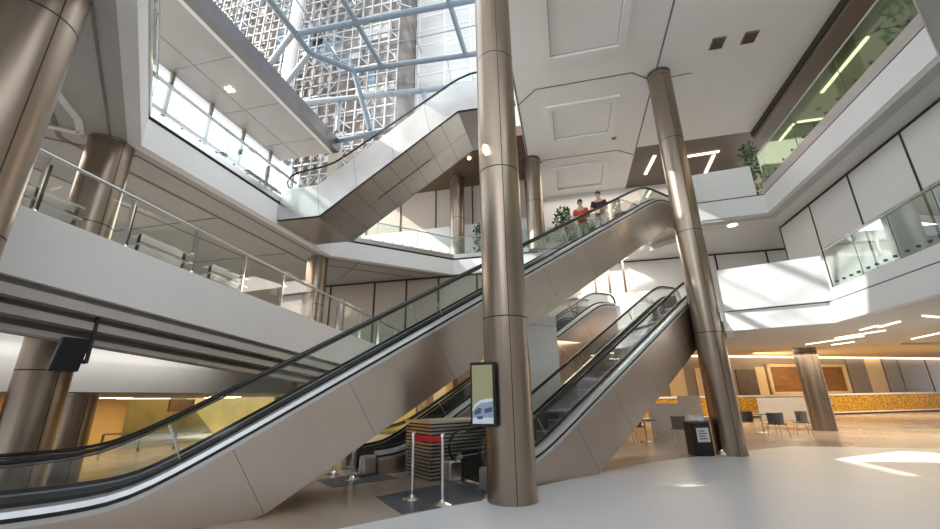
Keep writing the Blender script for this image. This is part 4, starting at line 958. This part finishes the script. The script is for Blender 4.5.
def person(loc, rz, shirt, trousers, label, lean=0.0):
    t = thing('person', label, 'person', loc); c, s = math.cos(rz), math.sin(rz)
    def T(x, y, z): return Vector((loc[0] + c * x - s * y, loc[1] + s * x + c * y, loc[2] + z))
    # +y is the way the person faces; both forearms rest on the handrail in front
    J = [T(0, 0, 0.95), T(0, 0.02, 1.12), T(0, 0.05 + lean * .5, 1.32), T(0, 0.06 + lean, 1.47), T(0, 0.08 + lean, 1.55), T(0, 0.10 + lean, 1.66), T(0, 0.10 + lean, 1.74)]
    R_ = [(0.15, 0.11), (0.14, 0.10), (0.165, 0.11), (0.10, 0.08), 0.052, (0.075, 0.095), (0.06, 0.075)]
    E = [(0, 1), (1, 2), (2, 3), (3, 4), (4, 5), (5, 6)]
    def add(p, r, fr): J.append(p); R_.append(r); E.append((fr, len(J) - 1)); return len(J) - 1
    for sx in (-1, 1):
        a = add(T(sx * 0.18, 0.05 + lean, 1.43), 0.06, 3); a = add(T(sx * 0.25, 0.08 + lean, 1.17), 0.045, a); a = add(T(sx * 0.12, 0.34 + lean, 1.06), 0.036, a); w = a
        a = add(T(sx * 0.04, 0.40 + lean, 1.05), 0.035, a)
        h = add(T(sx * 0.10, 0.0, 0.88), 0.085, 0); k_ = add(T(sx * 0.11, 0.03, 0.5), 0.06, h); f = add(T(sx * 0.11, -0.02, 0.09), 0.042, k_); add(T(sx * 0.12, 0.13, 0.04), 0.036, f)
    body_mesh('body', J, E, R_, 'skin', t)
    # fingers
    for sx in (-1, 1):
        for i in range(4):
            b0 = T(sx * (0.05 - 0.0), 0.385 + lean, 1.08 - 0.02 * i); ln = (0.075, 0.085, 0.08, 0.06)[i]
            mb = MB(); mb.tube([b0, b0 + (T(-sx * ln * .6, 0.04, 0) - T(0, 0, 0)), b0 + (T(-sx * ln, 0.02, -0.02) - T(0, 0, 0))], 0.009, 6); obj('finger', mb, 'skin', t, smooth=True)
    # clothes
    J2 = [T(0, 0, 0.93), T(0, 0.02, 1.12), T(0, 0.05 + lean * .5, 1.32), T(0, 0.06 + lean, 1.46)]; R2 = [(0.175, 0.135), (0.165, 0.125), (0.19, 0.13), (0.115, 0.095)]; E2_ = [(0, 1), (1, 2), (2, 3)]
    for sx in (-1, 1):
        J2.append(T(sx * 0.18, 0.05 + lean, 1.44)); R2.append(0.078); E2_.append((3, len(J2) - 1)); J2.append(T(sx * 0.235, 0.075 + lean, 1.22)); R2.append(0.066); E2_.append((len(J2) - 2, len(J2) - 1))
    body_mesh('shirt', J2, E2_, R2, shirt, t)
    J3 = [T(0, 0, 0.97)]; R3 = [(0.168, 0.128)]; E3 = []
    for sx in (-1, 1):
        b0 = len(J3); J3 += [T(sx * 0.1, 0, 0.86), T(sx * 0.11, 0.03, 0.5), T(sx * 0.11, -0.02, 0.12)]; R3 += [0.105, 0.08, 0.066]; E3 += [(0, b0), (b0, b0 + 1), (b0 + 1, b0 + 2)]
    body_mesh('trousers', J3, E3, R3, trousers, t)
    # hair cap, face
    hc = T(0, 0.085 + lean, 1.74); mb = MB(); vs = []; fs = []; n1, n2 = 12, 6
    for i in range(n2 + 1):
        ph = PI * 0.55 * i / n2
        for j in range(n1):
            th = 2 * PI * j / n1; vs.append(T(0.088 * math.sin(ph) * math.cos(th), 0.085 + lean + 0.105 * math.sin(ph) * math.sin(th) - 0.012, 1.735 + 0.1 * math.cos(ph)))
    for i in range(n2): fs += [(i * n1 + j, i * n1 + (j + 1) % n1, (i + 1) * n1 + (j + 1) % n1, (i + 1) * n1 + j) for j in range(n1)]
    mb.add(vs, fs); hr = obj('hair', mb, 'hair', t, smooth=True)
    for sx in (-1, 1):
        mb = MB(); mb.lathe(T(sx * 0.032, 0.185 + lean, 1.69), [(0.004, -0.009), (0.011, 0), (0.004, 0.009)], 8); obj('eye', mb, 'eye', t, smooth=True)
        mb = MB(); mb.box(T(sx * 0.083, 0.1 + lean, 1.68), (0.018, 0.04, 0.06), rz); obj('ear', mb, 'skin', t, bevel=0.006)
    mb = MB(); mb.add([T(-0.014, 0.19 + lean, 1.65), T(0.014, 0.19 + lean, 1.65), T(0, 0.222 + lean, 1.652), T(0, 0.19 + lean, 1.70)], [(0, 1, 2), (0, 2, 3), (1, 3, 2), (0, 3, 1)]); obj('nose', mb, 'skin', t)
    mb = MB(); mb.box(T(0, 0.188 + lean, 1.622), (0.05, 0.01, 0.012), rz); obj('mouth', mb, 'red', t)
e1 = Vector(E1)
def step_z(s): return 1.30 + 0.588 * s - 0.22
PEOPLE = True
if PEOPLE:
    # platform tread under each rider belongs to the escalator steps
    p = e1 + D * 9.0 + NF * 0.98; person((p.x, p.y, 6.058), math.atan2(-D.y, -D.x) - PI / 2 + 0.5, 'shirt_red', 'trousers_pale', 'person in a red top leaning on the escalator handrail', 0.05)
    p = e1 + D * 9.4 + NF * 0.55; person((p.x, p.y, 6.294), math.atan2(-D.y, -D.x) - PI / 2 + 0.6, 'shirt_dark', 'trousers_white', 'person in a dark top and white trousers riding the escalator', 0.03)

# ------------------------------------------------------------------ rear of the hall (behind the camera): dim lobby wall below, open glazing above
mb = MB(); mb.box((2, -12, 3.6), (80, 0.3, 7.2)); struct('wall_lobby', mb, 'brown_lobby')
mb = MB(); mb.box((41.5, 15, 3.5), (0.3, 60, 7.0)); struct('wall_side_right', mb, 'soffit')
# ------------------------------------------------------------------ light
w = bpy.data.worlds.new('world'); S.world = w; w.use_nodes = True
bg = w.node_tree.nodes['Background']; bg.inputs['Color'].default_value = (0.88, 0.94, 1.0, 1); bg.inputs['Strength'].default_value = 2.3
sl = bpy.data.lights.new('sun', 'SUN'); so = bpy.data.objects.new('sun', sl); COL.objects.link(so)
sl.energy = 9.0; sl.angle = math.radians(0.6); sl.color = (1.0, 0.95, 0.86)
so.rotation_euler = Vector((1.2, 0.45, -1.0)).to_track_quat('-Z', 'Y').to_euler()
def area(name, loc, size, energy, col, down=True, rot=None):
    l = bpy.data.lights.new(name, 'AREA'); l.shape = 'RECTANGLE'; l.size, l.size_y = size; l.energy = energy; l.color = col
    o = bpy.data.objects.new(name, l); COL.objects.link(o); o.location = loc
    if rot: o.rotation_euler = rot
    return o
WARM = (1.0, 0.82, 0.58)
# lamps of the rooms and added fill lights: hall ceiling, lower room, middle floor, upper floors
area('hall_lamp', (12, 20, 3.2), (8, 5), 330, WARM); area('hall_lamp', H(10, -4, 4.2), (14, 4), 700, WARM); area('hall_lamp', H(-6, -4, 4.2), (10, 4), 430, WARM)
area('counter_fill', H(5, 0.3, 1.6), (0.3, 30), 420, WARM, rot=(math.radians(150), 0, -math.radians(62.2)))  # added fill aimed up from the counter to brighten the hall ceiling
area('lower_room_lamp', (-24, 18, 1.75), (6, 16), 420, (1.0, 0.75, 0.42)); area('lower_room_lamp', (-18, 29, 1.75), (10, 5), 150, (1.0, 0.75, 0.42))
area('behind_escalator_lamp', (-1.5, 14.0, 3.3), (4, 3), 120, WARM)
area('slat_cove_lamp', (-10.45, 8, 2.75), (0.3, 20), 60, (1.0, 0.96, 0.9), rot=(0, math.radians(60), 0))
area('escalator_fill', (1.8, 15.6, 7.1), (3, 2), 130, (1.0, 0.93, 0.84))  # added fill without a fixture, brightens the short escalator below
area('gallery_lamp', (-12, 10, 7.1), (3, 10), 240, (1.0, 0.9, 0.78))
area('upper_gallery_lamp', (11.5, 10, 12.3), (3, 14), 110, (1.0, 0.85, 0.65))
area('upper_back_lamp', (3, 20.5, 12.6), (8, 3), 120, (1.0, 0.9, 0.78))

S.view_settings.view_transform = 'Standard'; S.view_settings.look = 'None'; S.view_settings.gamma = 1.0; S.view_settings.use_curve_mapping = False
S.view_settings.exposure = 0.42
S.cycles.transparent_max_bounces = 24; S.cycles.max_bounces = 8; S.cycles.diffuse_bounces = 5; S.cycles.glossy_bounces = 4
